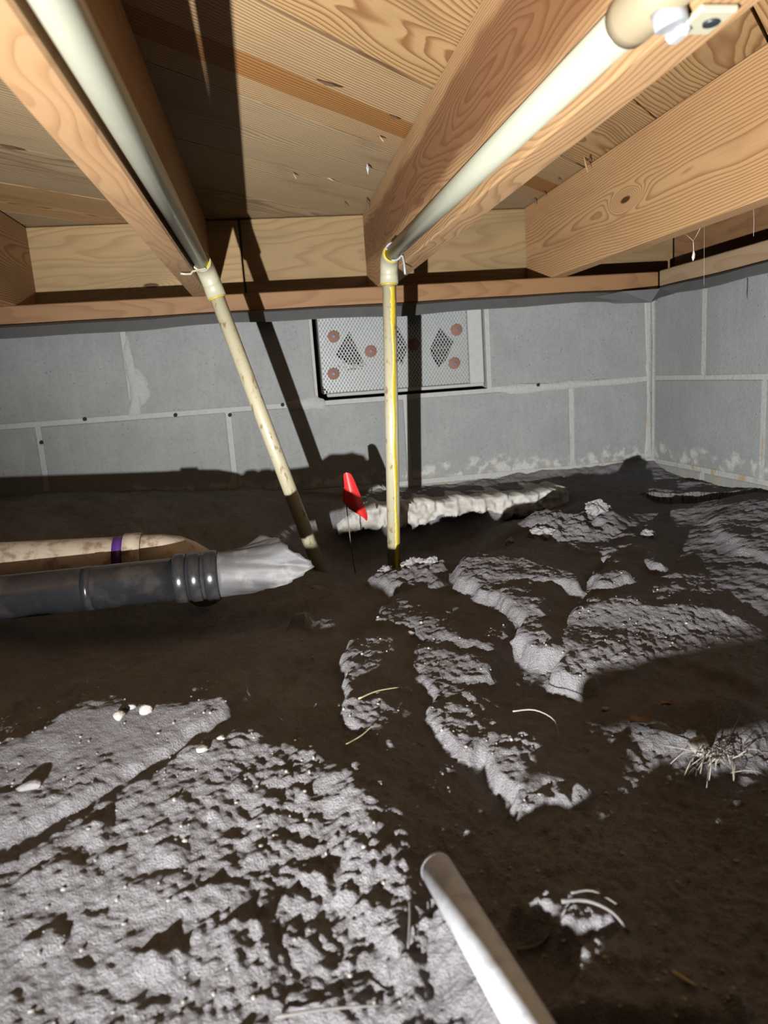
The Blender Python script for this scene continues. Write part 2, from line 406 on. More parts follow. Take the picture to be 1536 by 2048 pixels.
# nails and splinters that came through the planks
def spike(name, base, tip, r, mat):
    b = Vector(base); t_ = Vector(tip)
    tube(name, [b, b.lerp(t_, .6), t_], [r, r*.8, r*.15], mat, ceil, 6)
for (x, y, dx, dy, L, m, nm, r) in (
    (.632, 1.386, .004, -.008, .030, M_SPL, 'splinter', .0022), (.640, 1.372, -.010, -.004, .024, M_NAIL, 'nail', .0016),
    (.640, 1.528, .002, -.006, .014, M_NAIL, 'nail', .0016), (.647, 1.629, .001, -.004, .020, M_NAIL, 'nail', .0016),
    (.652, 1.696, .001, -.003, .020, M_NAIL, 'nail', .0016), (.214, 1.239, .006, -.010, .012, M_SPL, 'splinter', .0020),
    (.081, 1.433, .006, -.008, .014, M_SPL, 'splinter', .0018), (.204, 1.670, .001, -.002, .020, M_NAIL, 'nail', .0014),
    (.250, 1.642, -.002, -.004, .030, M_NAIL, 'nail', .0018), (.150, 1.481, .014, .002, .005, M_SPL, 'splinter', .0016)):
    spike(nm, (x, y, .382), (x+dx, y+dy, .38-L), r, m)
# torn slivers lying along the grain
for (x, y, L, ang) in ((.117, 1.023, .05, .62), (.226, 1.15, .03, .70), (-.33, 1.03, .06, .8), (-.35, 1.25, .05, .8)):
    d = Vector((math.cos(ang), math.sin(ang), 0)); c = Vector((x, y, .3785)); n_ = Vector((-d.y, d.x, 0))
    V = [c-d*L/2, c-d*L*.1+n_*.004+Vector((0, 0, -.002)), c+d*L/2, c+d*L*.1-n_*.003+Vector((0, 0, -.002)), c+Vector((0, 0, .003))]
    mk('sliver', [tuple(v) for v in V], [(0, 1, 4), (1, 2, 4), (2, 3, 4), (3, 0, 4), (0, 3, 1), (1, 3, 2)], M_NAIL, ceil)

# ------------------------------------------------------------------ joists, rim boards, sills
JZ0, JZ1 = .193, .3795
JL = ['shaded wooden floor joist at the far left beyond the cream pipe joist', 'pale wooden floor joist with the leaning cream pipe along its side',
      'reddish wooden floor joist with the yellow-streaked pipe along its side', 'wooden floor joist with a dark oval knot, nearest the right wall']
for (x0, mat, lab, pith, tilt, kn) in (
    (-.944, W_JOIST, 'wooden floor joist outside the left edge of the view', (.0, .06), .02, None),
    (-.540, W_JOIST, JL[0], (.02, .07), .02, None), (-.145, W_JOIST1, JL[1], (-.03, -.05), .012, None),
    (.259, W_JOIST2, JL[2], (.01, -.05), .02, None), (.663, W_JOIST, JL[3], (-.012, -.045), .014, (.835, -.008))):
    j = timber('floor_joist', (x0, -.9, JZ0), (x0+.038, 1.797, JZ1), mat, 'y', pith=pith, tilt=tilt, knot=kn, bev=.0025)
    tag(j, lab, 'joist', 'floor joists')
tag(timber('rim_board', (-1.5, 1.798, .193), (-.0355, 1.836, .3785), W_RIM, 'x', pith=(.03, .10), tilt=.02, knot=(.52, -.045)), 'wooden rim board behind the left joist ends, with a dark knot', 'rim board', 'rim boards')
tag(timber('rim_board', (-.0315, 1.798, .193), (1.06, 1.836, .3785), W_RIM, 'x', pith=(-.01, .07), tilt=.04), 'wooden rim board above the vent, between the middle and right joists', 'rim board', 'rim boards')
tag(timber('rim_board', (1.061, -.9, .193), (1.099, 1.797, .3785), W_SILL, 'y', pith=(-.01, .09), tilt=.01), 'brown rim board above the right wall behind the knotty joist', 'rim board', 'rim boards')
tag(timber('sill_plate', (-1.5, 1.636, .155), (.928, 1.797, .193), W_SILL, 'x', pith=(.0, .04), tilt=.05), 'long orange-brown sill plate lying on the back wall', 'sill plate', 'sill plates')
tag(timber('sill_plate', (.929, -.9, .157), (1.068, 1.6355, .195), W_SILL2, 'y', pith=(.0, .05), tilt=.03), 'greyish tan sill plate lying on the right wall', 'sill plate', 'sill plates')

# ------------------------------------------------------------------ block walls
def core(name, boxes, mat):
    V, F = [], []
    for (a, b) in boxes:
        n = len(V)
        V += [(x, y, z) for z in (a[2], b[2]) for y in (a[1], b[1]) for x in (a[0], b[0])]
        F += [tuple(n+k for k in f) for f in ((0, 2, 3, 1), (4, 5, 7, 6), (0, 1, 5, 4), (2, 6, 7, 3), (0, 4, 6, 2), (1, 3, 7, 5))]
    return mk(name, V, F, mat)
YW = 1.66; XR = .929; BED = -.0535
wb = core('wall_back', [((-1.5, YW+.0014, -.50), (XR+.19, 1.85, -.049)), ((-1.5, YW+.0014, -.049), (.108, 1.85, .150)),
                        ((.508, YW+.0014, -.049), (XR+.19, 1.85, .150)), ((.108, 1.74, -.049), (.508, 1.85, .150))], M_MORTAR)
tag(wb, 'grey concrete block foundation wall at the back', kind='structure')
wr = core('wall_right', [((XR+.0014, -.9, -.50), (XR+.19, YW+.001, .151))], M_MORTAR)
tag(wr, 'grey concrete block foundation wall on the right', kind='structure')
def rough_block(name, lo_, hi_, parent, face):
    """block with slightly chipped arrises and a real joint around it"""
    me = box_me(name, *[b-a for a, b in zip(lo_, hi_)], bev=.0022)
    for v in me.vertices:
        v.co += Vector((rnd.uniform(-1, 1), rnd.uniform(-.3, .3), rnd.uniform(-1, 1)))*.0009
    c = [(a+b)/2 for a, b in zip(lo_, hi_)]
    return link(name, me, M_BLOCK, (c[0], c[1], c[2]+H), parent)
for course, (z0, z1, xs) in enumerate(((BED-.198, BED-.005, [-.909-.4064, -.909, -.503, -.097, .310, .716, .932]),
                                        (BED+.005, BED+.198, [-1.11, -.706, -.300, .107, None, .513, .924]),
                                        (BED-.401, BED-.208, [-1.11, -.706, -.300, .107, .513, .932]))):
    for a, b in zip(xs, xs[1:]):
        if a is None or b is None: continue
        rough_block('concrete_block', (a+.005, YW-.0004*rnd.random(), z0), (min(b-.005, XR-.004), YW+.03, z1), wb, 0)
for (z0, z1, ys) in ((BED-.198, BED-.005, [1.66, 1.257, .850, .444, .038, -.37, -.77]), (BED+.005, BED+.198, [1.66, 1.453, 1.047, .640, .234, -.17, -.58]),
                     (BED-.401, BED-.208, [1.66, 1.453, 1.047, .640, .234, -.17])):
    for a, b in zip(ys, ys[1:]):
        rough_block('concrete_block', (XR-.0004*rnd.random(), b+.005, z0), (XR+.03, a-.006, z1), wr, 1)
# smeared mortar beside the upper left joint, along the bed and up the corner
def smear(name, pts, y, parent, th=.0035, seed=1):
    R_ = random.Random(seed); P_ = []
    n = len(pts)
    for i in range(n):
        a, b = pts[i], pts[(i+1) % n]
        for k in range(4):
            f = k/4; P_.append((a[0]+(b[0]-a[0])*f+R_.uniform(-1, 1)*.002, a[1]+(b[1]-a[1])*f+R_.uniform(-1, 1)*.002))
    cx_ = sum(p[0] for p in P_)/len(P_); cz_ = sum(p[1] for p in P_)/len(P_)
    V = [(x, y+.001, z) for x, z in P_]+[(cx_+(x-cx_)*.80, y-th*R_.uniform(.5, 1), cz_+(z-cz_)*.90) for x, z in P_]+[(cx_, y-th, cz_)]
    m = len(P_)
    F = [(k, (k+1) % m, m+(k+1) % m, m+k) for k in range(m)]+[(m+k, m+(k+1) % m, 2*m) for k in range(m)]
    mk(name, V, F, M_MORTAR, parent, smooth=True)
smear('mortar_smear', [(-.292, .125), (-.282, .06), (-.262, .03), (-.258, -.01), (-.276, -.03), (-.285, -.05), (-.312, -.05), (-.300, 0), (-.306, .08)], YW, wb, .004)
smear('mortar_smear', [(.905, .14), (.924, .14), (.924, -.24), (.905, -.24), (.912, -.1), (.908, 0)], YW, wb, .003, 3)
smear('mortar_smear', [(.515, -.045), (.60, -.043), (.75, -.045), (.90, -.047), (.90, -.062), (.7, -.064), (.55, -.066)], YW, wb, .003, 4)
smear('mortar_smear', [(.02, -.050), (.10, -.035), (.125, -.048), (.12, -.066), (.04, -.066)], YW, wb, .004, 5)
for (x, z) in ((-.403, -.050), (-.211, -.056), (.026, -.051), (-.093, -.065), (-.499, -.093), (.632, -.049)):
    tube('weep_hole', [(x, YW-.0042, z), (x, YW+.01, z)], .0042, M_HOLE, wb, 10)

for (y, z0, z1) in ((1.312, .094, .134),):       # hairline crack under the right sill
    mk('crack', [(XR-.0012, y-.0012, z1), (XR-.0012, y+.0012, z1), (XR-.0012, y+.0016, z0+.01), (XR-.0012, y-.0003, z0), (XR-.0012, y-.0010, z0+.018)], [(0, 1, 2, 3, 4)], M_HOLE, wr)
# grey membrane under the sills, bent down over the top of the wall
def flashing(name, prof, a, b, axis, label, wav=.0025, seed=2, seg=60):
    R_ = random.Random(seed); V, F = [], []; n = len(prof); th = .0012
    for i in range(seg+1):
        t_ = a+(b-a)*i/seg; wv = wav*math.sin(t_*9+seed)+wav*.6*math.sin(t_*23+seed*2)+R_.uniform(-1, 1)*.0005
        for s_ in (0, th):
            for k, (u, z) in enumerate(prof):
                zz = z+s_+wv*k/(n-1); uu = u+wv*.4*k/(n-1)-s_
                V.append((t_, uu, zz) if axis == 'x' else (uu, t_, zz))
    for i in range(seg):
        for s_ in (0, 1):
            for k in range(n-1):
                A = i*2*n+s_*n+k; B = A+2*n
                f = (A, B, B+1, A+1); F.append(f if s_ == 0 else f[::-1])
        A = i*2*n+n-1; F.append((A, A+2*n, A+3*n, A+n))
    o = mk(name, V, F, M_SHIELD, smooth=False)
    return tag(o, label, 'flashing', 'membrane strips under the sills')
flashing('membrane_strip', [(1.72, .1535), (1.628, .1535), (1.615, .148), (1.602, .127)], -1.5, .905, 'x', 'long dark grey membrane strip under the back sill plate')
flashing('membrane_strip', [(1.0, .1555), (.922, .1555), (.908, .150), (.900, .131)], 1.60, -.9, 'y', 'grey membrane strip under the right wall sill plate', seed=5)
fold = mk('membrane_fold', [(.74, 1.609, .140), (.80, 1.601, .124), (.885, 1.594, .121), (.905, 1.590, .150), (.82, 1.606, .150), (.89, 1.57, .128), (.90, 1.52, .132), (.905, 1.50, .150)],
          [(0, 1, 4), (1, 2, 4), (2, 3, 4), (2, 5, 3), (5, 6, 3), (6, 7, 3)], M_SHIELD)
sm = fold.modifiers.new('thick', 'SOLIDIFY'); sm.thickness = .0015
tag(fold, 'crumpled membrane lap folded round the wall corner', 'flashing')

# ------------------------------------------------------------------ foundation vent
vent = thing('foundation_vent', (.308, 1.69, -.048), 'wire-meshed foundation vent with rusty washers, recessed in the block wall', 'vent')
VX0, VX1, VZ0, VZ1, VY = .122, .494, -.040, .146, 1.686
diam = [(.190, .056, (( .004, .047), (-.034, -.004), (.000, -.028), (.034, -.030), (.020, .006))),
        (.302, .064, ((.006, .044), (-.028, .010), (-.010, -.020), (.010, -.046), (.026, -.004))),
        (.405, .053, ((.002, .046), (-.026, -.004), (-.008, -.046), (.012, -.030), (.034, .012)))]
def plate():
    bm = bmesh.new(); 
    def loop(pts):
        vs = [bm.verts.new((x, 0, z)) for x, z in pts]
        return [bm.edges.new((vs[i], vs[(i+1) % len(vs)])) for i in range(len(vs))]
    E_ = loop([(VX0, VZ0+.024), (VX0+.012, VZ0+.010), (VX0+.03, VZ0), (VX1, VZ0), (VX1, VZ1), (VX0, VZ1)])
    for cx_, cz_, pts in diam: E_ += loop([(cx_+a, cz_+b) for a, b in pts])
    bmesh.ops.triangle_fill(bm, use_beauty=True, use_dissolve=False, edges=E_, normal=(0, -1, 0))
    r = bmesh.ops.extrude_face_region(bm, geom=list(bm.faces))
    for v in [g for g in r['geom'] if isinstance(g, bmesh.types.BMVert)]: v.co.y += .016
    bmesh.ops.recalc_face_normals(bm, faces=bm.faces)
    bm.verts.index_update()
    V = [(v.co.x, VY+v.co.y, v.co.z) for v in bm.verts]; F = [tuple(v.index for v in f.verts) for f in bm.faces]
    bm.free(); return mk('vent_plate', V, F, M_VPLATE, vent)
plate()
box('vent_back', (.110, 1.715, -.046), (.506, 1.737, .147), M_DARK, vent, bev=.001)
for cx_, cz_, pts in diam:       # louvre blades inside each opening
    for k in (-1, 0, 1):
        box('louvre_blade', (cx_-.03, 1.704, cz_+k*.022-.001), (cx_+.03, 1.714, cz_+k*.022+.002), M_RUST, vent, bev=0)
# frame lip at the right and along the foot
box('frame_lip', (.470, 1.668, -.036), (.505, 1.686, .147), M_VENT, vent, bev=.003)
box('frame_lip', (.13, 1.674, -.042), (.505, 1.686, -.034), M_VENT, vent, bev=.002)
# expanded wire mesh
V, F = [], []
def wire(a, b, y, wd=.0011, th=.0011):
    d = (Vector((b[0]-a[0], b[1]-a[1]))).normalized(); nx, nz = -d.y*wd/2, d.x*wd/2; n = len(V)
    for (px, pz) in (a, b):
        V.extend([(px+nx, y, pz+nz), (px-nx, y, pz-nz), (px-nx, y+th, pz-nz), (px+nx, y+th, pz+nz)])
    F.extend([(n, n+4, n+5, n+1), (n+1, n+5, n+6, n+2), (n+2, n+6, n+7, n+3), (n+3, n+7, n+4, n), (n, n+1, n+2, n+3), (n+7, n+6, n+5, n+4)])
def zclip(x0, z0, x1, z1, X0, X1, Z0, Z1):
    t0, t1 = 0., 1.; dx, dz = x1-x0, z1-z0
    for p, q_ in ((-dx, x0-X0), (dx, X1-x0), (-dz, z0-Z0), (dz, Z1-z0)):
        if p == 0:
            if q_ < 0: return None
        else:
            r = q_/p
            if p < 0: t0 = max(t0, r)
            else: t1 = min(t1, r)
    return None if t0 >= t1 else ((x0+dx*t0, z0+dz*t0), (x0+dx*t1, z0+dz*t1))
sl = .62
for s_ in (-1, 1):
    k = -.4
    while k < .9:
        x_a, z_a = k, -.06; x_b, z_b = k+s_*(.22/ .95)*sl*1.0, .16
        c = zclip(x_a, z_a, x_b, z_b, VX0+.002, .470, VZ0+.006, VZ1)
        if c: wire(c[0], c[1], 1.6815 if s_ > 0 else 1.6825)
        k += .0078
tag(mk('wire_mesh', V, F, M_WIRE, vent), 'fine galvanised diamond mesh')
for (x, z) in ((.156, .093), (.239, .055), (.149, .010), (.445, .091), (.436, .015), (.342, .065)):
    seg = 18; P_ = []
    V2 = [(x, 1.6770, z)]; F2 = []
    for k in range(seg):
        a = 2*math.pi*k/seg; rr = .0135*(1+.03*math.sin(9*a+x*40))
        V2.append((x+rr*math.cos(a), 1.6800, z+rr*math.sin(a)))
    for k in range(seg): V2.append((V2[1+k][0], 1.6835, V2[1+k][2]))
    F2 = [(0, 1+(k+1) % seg, 1+k) for k in range(seg)]+[(1+k, 1+(k+1) % seg, 1+seg+(k+1) % seg, 1+seg+k) for k in range(seg)]
    wsh = mk('rusty_washer', V2, F2, M_RUST, vent)
    tube('bolt', [(x, 1.6745, z), (x, 1.682, z)], .0030, M_BOLT, wsh, 8)
for k in range(26):   # crumbs of old nest caught under the left opening
    x, z, r = .19+rnd.gauss(.008, .013), .022+rnd.gauss(0, .006), rnd.uniform(.0012, .0028)
    bmx = bmesh.new(); bmesh.ops.create_icosphere(bmx, subdivisions=1, radius=r)
    me = bpy.data.meshes.new('nest_crumb'); bmx.to_mesh(me); bmx.free()
    link('nest_crumb', me, M_STONE, (x, 1.680, z+H), vent)

# ------------------------------------------------------------------ the dirt floor
BX=np.array([-.5,-.3,-.1,.15,.3,.5,.7,1.0])
BT=[
 [(.2,-.37),(.45,-.335),(.6,-.300),(.67,-.277),(.8,-.310),(.9,-.305),(1.0,-.29),(1.1,-.263),(1.2,-.25),(1.35,-.22),(1.5,-.205),(1.7,-.20)],
 [(.2,-.37),(.45,-.332),(.6,-.300),(.67,-.277),(.8,-.312),(.9,-.335),(1.0,-.34),(1.12,-.335),(1.25,-.30),(1.35,-.24),(1.5,-.22),(1.7,-.215)],
 [(.2,-.37),(.4,-.342),(.6,-.302),(.67,-.284),(.8,-.312),(.9,-.33),(1.0,-.345),(1.2,-.365),(1.3,-.345),(1.4,-.27),(1.5,-.235),(1.7,-.23)],
 [(.2,-.37),(.4,-.352),(.55,-.336),(.7,-.324),(.82,-.316),(.98,-.310),(1.03,-.328),(1.12,-.312),(1.2,-.36),(1.4,-.385),(1.5,-.385),(1.54,-.271),(1.64,-.270),(1.7,-.255)],
 [(.2,-.378),(.4,-.366),(.55,-.354),(.7,-.320),(.85,-.300),(.95,-.300),(1.05,-.285),(1.12,-.30),(1.22,-.35),(1.4,-.38),(1.5,-.38),(1.54,-.274),(1.64,-.272),(1.7,-.256)],
 [(.2,-.385),(.4,-.374),(.55,-.360),(.65,-.338),(.8,-.296),(.9,-.288),(1.0,-.30),(1.1,-.303),(1.25,-.262),(1.33,-.30),(1.5,-.34),(1.54,-.276),(1.62,-.273),(1.7,-.252)],
 [(.2,-.385),(.4,-.374),(.55,-.358),(.7,-.325),(.85,-.292),(1.0,-.285),(1.1,-.285),(1.25,-.265),(1.38,-.288),(1.55,-.286),(1.63,-.268),(1.7,-.242)],
 [(.2,-.38),(.5,-.34),(.7,-.31),(.9,-.28),(1.1,-.266),(1.18,-.264),(1.35,-.280),(1.55,-.280),(1.63,-.262),(1.7,-.238)],
]
def base(x,y):
    x=np.asarray(x,float);y=np.asarray(y,float)
    cols=np.stack([np.interp(y,[p[0] for p in t],[p[1] for p in t]) for t in BT])
    xi=np.clip(np.interp(x,BX,np.arange(len(BX))),0,len(BX)-1-1e-9)
    i=xi.astype(int);f=xi-i;f=f*f*(3-2*f)
    return np.take_along_axis(cols,i[None],0)[0]*(1-f)+np.take_along_axis(cols,i[None]+1,0)[0]*f
LIT={
 'A1':[(-0.285,0.622),(-0.263,0.633),(-0.248,0.637),(-0.238,0.649),(-0.225,0.649),(-0.208,0.668),(-0.181,0.679),(-0.157,0.662),(-0.138,0.654),(-0.106,0.646),(-0.096,0.655),(-0.058,0.656),(-0.062,0.638),(-0.078,0.625),(-0.099,0.609),(-0.126,0.586),(-0.151,0.565),(-0.177,0.541),(-0.211,0.532),(-0.251,0.524)],
 'A2':[(-0.239,0.486),(-0.222,0.496),(-0.204,0.504),(-0.183,0.519),(-0.178,0.527),(-0.145,0.552),(-0.113,0.580),(-0.089,0.595),(-0.072,0.605),(-0.055,0.603),(-0.044,0.614),(-0.036,0.606),(-0.027,0.583),(-0.004,0.572),(-0.010,0.547),(0.010,0.538),(0.035,0.542),(0.056,0.559),(0.064,0.542),(0.072,0.517),(0.098,0.491),(0.110,0.469),(0.089,0.452),(0.075,0.442),(0.082,0.397),(0.090,0.360),(0.094,0.308),(-0.194,0.359)],
 'A3':[(-0.184,0.533),(-0.147,0.566),(-0.112,0.591),(-0.096,0.604),(-0.100,0.606),(-0.117,0.600),(-0.152,0.570),(-0.188,0.539)],
 'B':[(0.064,0.829),(0.120,0.820),(0.119,0.784),(0.100,0.748),(0.101,0.711),(0.109,0.694),(0.091,0.672),(0.077,0.640),(0.082,0.608),(0.078,0.568),(0.058,0.593),(0.051,0.616),(0.042,0.630),(0.047,0.693),(0.054,0.765)],
 'C':[(0.118,0.953),(0.146,0.960),(0.174,0.937),(0.189,0.840),(0.202,0.794),(0.234,0.758),(0.220,0.750),(0.185,0.798),(0.154,0.826),(0.130,0.868),(0.115,0.895)],
 'D':[(0.140,0.787),(0.197,0.752),(0.207,0.697),(0.192,0.680),(0.149,0.703),(0.132,0.736)],
 'E':[(0.131,0.668),(0.166,0.622),(0.167,0.597),(0.157,0.573),(0.135,0.564),(0.122,0.598),(0.117,0.640)],
 'F':[(0.163,0.589),(0.185,0.591),(0.212,0.583),(0.203,0.553),(0.198,0.529),(0.204,0.520),(0.226,0.502),(0.205,0.489),(0.169,0.489),(0.145,0.487),(0.161,0.511),(0.155,0.537),(0.153,0.557)],
 'G1':[(0.249,1.003),(0.302,1.093),(0.335,1.038),(0.383,0.997),(0.408,0.946),(0.390,0.895),(0.370,0.925),(0.329,0.956),(0.302,0.942),(0.321,0.934),(0.327,0.872),(0.315,0.823),(0.306,0.810),(0.297,0.778),(0.294,0.746),(0.310,0.746),(0.340,0.803),(0.375,0.824),(0.412,0.831),(0.438,0.803),(0.440,0.785),(0.483,0.789),(0.518,0.764),(0.529,0.735),(0.537,0.709),(0.466,0.615),(0.444,0.645),(0.421,0.660),(0.428,0.690),(0.391,0.697),(0.354,0.670),(0.290,0.662),(0.272,0.676),(0.276,0.693),(0.293,0.707),(0.305,0.719),(0.278,0.725),(0.260,0.752),(0.257,0.769),(0.280,0.794),(0.284,0.830),(0.275,0.880),(0.261,0.926)],
 'H':[(.442,1.225),(.470,1.245),(0.494,1.235),(0.529,1.215),(0.605,1.245),(0.588,1.169),(0.574,1.132),(0.582,1.096),(0.561,1.035),(0.559,0.973),(0.525,0.917),(0.514,0.955),(0.543,1.046),(0.512,1.045),(0.478,0.944),(0.459,0.878),(0.415,0.880),(0.417,0.919),(0.460,0.961),(0.492,1.036),(0.472,1.063),(0.472,1.132),(0.454,1.177)],
 'I':[(0.746,1.129),(0.809,1.177),(0.914,1.170),(0.692,0.882),(0.672,0.952),(0.685,1.021)],
 'J2':[(0.002,0.945),(0.037,0.933),(0.057,0.906),(0.025,0.898)],
 'K':[(.135,1.125),(.175,1.135),(.215,1.135),(.250,1.10),(0.228,1.054),(0.225,1.004),(0.169,1.053),(0.136,1.095)],
 'M1':[(0.114,0.392),(0.138,0.393),(0.164,0.390),(0.188,0.370),(0.186,0.359),(0.160,0.359),(0.133,0.373)],
 'M2':[(0.147,0.351),(0.179,0.353),(0.213,0.338),(0.221,0.303),(0.120,0.309)],
 'D2':[(0.127,0.728),(0.156,0.687),(0.179,0.655),(0.162,0.650),(0.132,0.676)],
 'B2':[(-0.021,0.596),(-0.004,0.587),(0.012,0.566),(-0.005,0.560),(-0.021,0.570)],
}
def inside(poly, x, y):
    r = np.zeros(x.shape, bool); n = len(poly)
    for i in range(n):
        (x0, y0), (x1, y1) = poly[i], poly[(i+1) % n]
        if y0 == y1: continue
        c = ((y0 > y) != (y1 > y)) & (x < (x1-x0)*(y-y0)/(y1-y0)+x0); r ^= c
    return r
GROOVE = [(-.232, .508), (-.207, .518), (-.182, .531), (-.150, .560), (-.118, .592), (-.082, .617), (-.060, .634)]
RX = np.arange(-.45, 1.0, .002); RY = np.arange(.25, 1.35, .002)
def blur(A, n):
    for _ in range(n):
        A[1:-1] = .25*A[:-2]+.5*A[1:-1]+.25*A[2:]; A[:, 1:-1] = .25*A[:, :-2]+.5*A[:, 1:-1]+.25*A[:, 2:]
    return A
_rx, _ry = np.meshgrid(RX, RY, indexing='ij'); RM = np.zeros(_rx.shape)
for p_ in LIT.values(): RM = np.maximum(RM, inside(p_, _rx, _ry).astype(float))
for i_, (gx0, gy0) in enumerate(GROOVE[:-1]):      # long dark furrow across the sandy patch
    gx1, gy1 = GROOVE[i_+1]; t_ = np.clip(((_rx-gx0)*(gx1-gx0)+(_ry-gy0)*(gy1-gy0))/((gx1-gx0)**2+(gy1-gy0)**2), 0, 1)
    RM = np.where(np.hypot(_rx-gx0-t_*(gx1-gx0), _ry-gy0-t_*(gy1-gy0)) < .0100-.0045*(i_/5), -.5, RM)
RM = blur(RM, 9)
def rises(x, y):
    """soft 0..1: places where the ground crests towards the light (1) or lies in a hollow behind a crest (0)"""
    wx = x + .010*fbm(x, y, .06, 3, 5); wy = y + .010*fbm(x, y, .06, 3, 25)
    a = np.clip((wx-RX[0])/.002, 0, len(RX)-1.01).astype(int); b = np.clip((wy-RY[0])/.002, 0, len(RY)-1.01).astype(int)
    m = RM[a, b]
    nz_ = .55*fbm(x, y, .030, 5, 61, .75)+.45*fbm(x*.8+y*.35, y*2.2-x*1.0, .028, 5, 91, .7)
    m = m + nz_*1.15*np.clip(4*m*(1-m)+.34, 0, 1)+.10
    zone = inside([(-.20, .372), (.03, .333), (.245, .290), (.52, .66), (.93, 1.20), (.95, 1.72), (.64, 1.72), (.60, 1.30), (.55, 1.27), (.25, 1.16), (.10, 1.16), (-.02, .95), (-.40, .93)], x, y)
    return np.where(zone, m, 1.0), zone
def sbase(x, y):
    s = 0
    for a in (-.014, 0, .014):
        for b in (-.014, 0, .014): s = s+base(x+a, y+b)
    t_ = np.clip((.56-y)/.24, 0, 1); d_ = x-(.030+.035*t_)          # low ridge beside the metal pipe
    s = s/9 + .012*np.exp(-(d_/.03)**2)*np.clip((.60-y)/.06, 0, 1)
    s = s + .052*np.exp(-((y-.245)/.030)**2)*np.clip((x-.03)/.06, 0, 1)*np.clip((.50-x)/.1, 0, 1)      # unseen heap, added to shade the lower right and prop the pipe
    t2 = np.clip((.402-y)/.14, 0, 1.3); s = s + .026*np.exp(-((x-(.082+.012*t2))/.016)**2)*np.clip((.405-y)/.02, 0, 1)*np.clip((y-.2)/.05, 0, 1)   # soil banked along the metal pipe, raised to block light passing under it
    s = s + .034*np.exp(-(((x-.392)/.050)**2+((y-.578)/.030)**2))         # root-bound clump
    return s + .0035*fbm(x, y, .14, 3, 77)
def relief():
    th = np.linspace(-.75, 1.9, 1700)            # bearing from the light, measured from +y towards +x
    rr = np.linspace(.12, 1.75, 1100)
    T_, R_ = np.meshgrid(th, rr, indexing='ij')
    X_ = LX+R_*np.sin(T_); Y_ = LY+R_*np.cos(T_)
    Zb = sbase(X_, Y_); m, zone = rises(X_, Y_)
    lift = .004*np.clip((R_-.64)/.03, 0, 1)*np.clip((1.0-R_)/.05, 0, 1)*np.clip((T_-.30)/.05, 0, 1)*(m > .5)*zone      # mid-ground lit patches lifted slightly so they catch the beam
    Z = Zb.copy(); Mx = np.full(len(th), -9.0); since = np.zeros(len(th)); run = np.zeros(len(th)); dr = rr[1]-rr[0]
    for k in range(len(rr)):
        e = (Zb[:, k]-LZ)/rr[k]; lit = m[:, k] > .5
        since = np.where(lit, 0, since+dr); run = np.where(lit, run+dr, 0)
        line = LZ+rr[k]*Mx
        hollow_ = np.minimum(Zb[:, k], line-np.clip(.0012+.045*since, .0012, .010))
        cap = np.where(th > .74, np.interp(rr[k], [.9, 1.1], [.005, .012]), np.interp(th, [.70, .74], [.022, .006]))
        hollow_ = np.maximum(hollow_, Zb[:, k]-cap)
        Z[:, k] = np.where(lit, np.where(zone[:, k], np.maximum(Zb[:, k]+lift[:, k], np.minimum(line+.00002, Zb[:, k]+.02)), Zb[:, k]), hollow_)
        Mx = np.where(lit, np.maximum(Mx, (Z[:, k]-LZ)/rr[k]), Mx)
    D = Z-Zb
    Ds = D.copy()                                   # hollows are worn smooth, crests stay sharp
    for _ in range(22):
        Ds[:, 1:-1] = .25*Ds[:, :-2]+.5*Ds[:, 1:-1]+.25*Ds[:, 2:]; Ds[1:-1] = .25*Ds[:-2]+.5*Ds[1:-1]+.25*Ds[2:]
    D = np.where(m > .5, D, np.minimum(Ds, D+.004))
    for _ in range(7):
        D[:, 1:-1] = .25*D[:, :-2]+.5*D[:, 1:-1]+.25*D[:, 2:]; D[1:-1] = .25*D[:-2]+.5*D[1:-1]+.25*D[2:]
    return th, rr, D, m
th_, rr_, D_, m_ = relief()
def samp(A, x, y):
    t_ = np.arctan2(x-LX, y-LY); r_ = np.hypot(x-LX, y-LY)
    a = np.clip((t_-th_[0])/(th_[1]-th_[0]), 0, len(th_)-1.001); b = np.clip((r_-rr_[0])/(rr_[1]-rr_[0]), 0, len(rr_)-1.001)
    i = a.astype(int); j = b.astype(int); fa = a-i; fb = b-j
    v = (A[i, j]*(1-fa)+A[i+1, j]*fa)*(1-fb)+(A[i, j+1]*(1-fa)+A[i+1, j+1]*fa)*fb
    return np.where((t_ > th_[0]) & (t_ < th_[-1]) & (r_ > rr_[0]) & (r_ < rr_[-1]), v, 0)
LUMPS = [(-.162, .512, .011, .011), (-.100, .480, .009, .010), (-.105, .398, .012, .009), (-.050, .408, .012, .013), (-.175, .480, .007, .012), (-.115, .452, .006, .014), (-.018, .455, .004, .010), (-.030, .510, .003, .010), (.012, .468, .004, .010), (-.195, .500, .007, .010), (-.175, .425, .008, .010), (-.075, .440, .006, .012)]
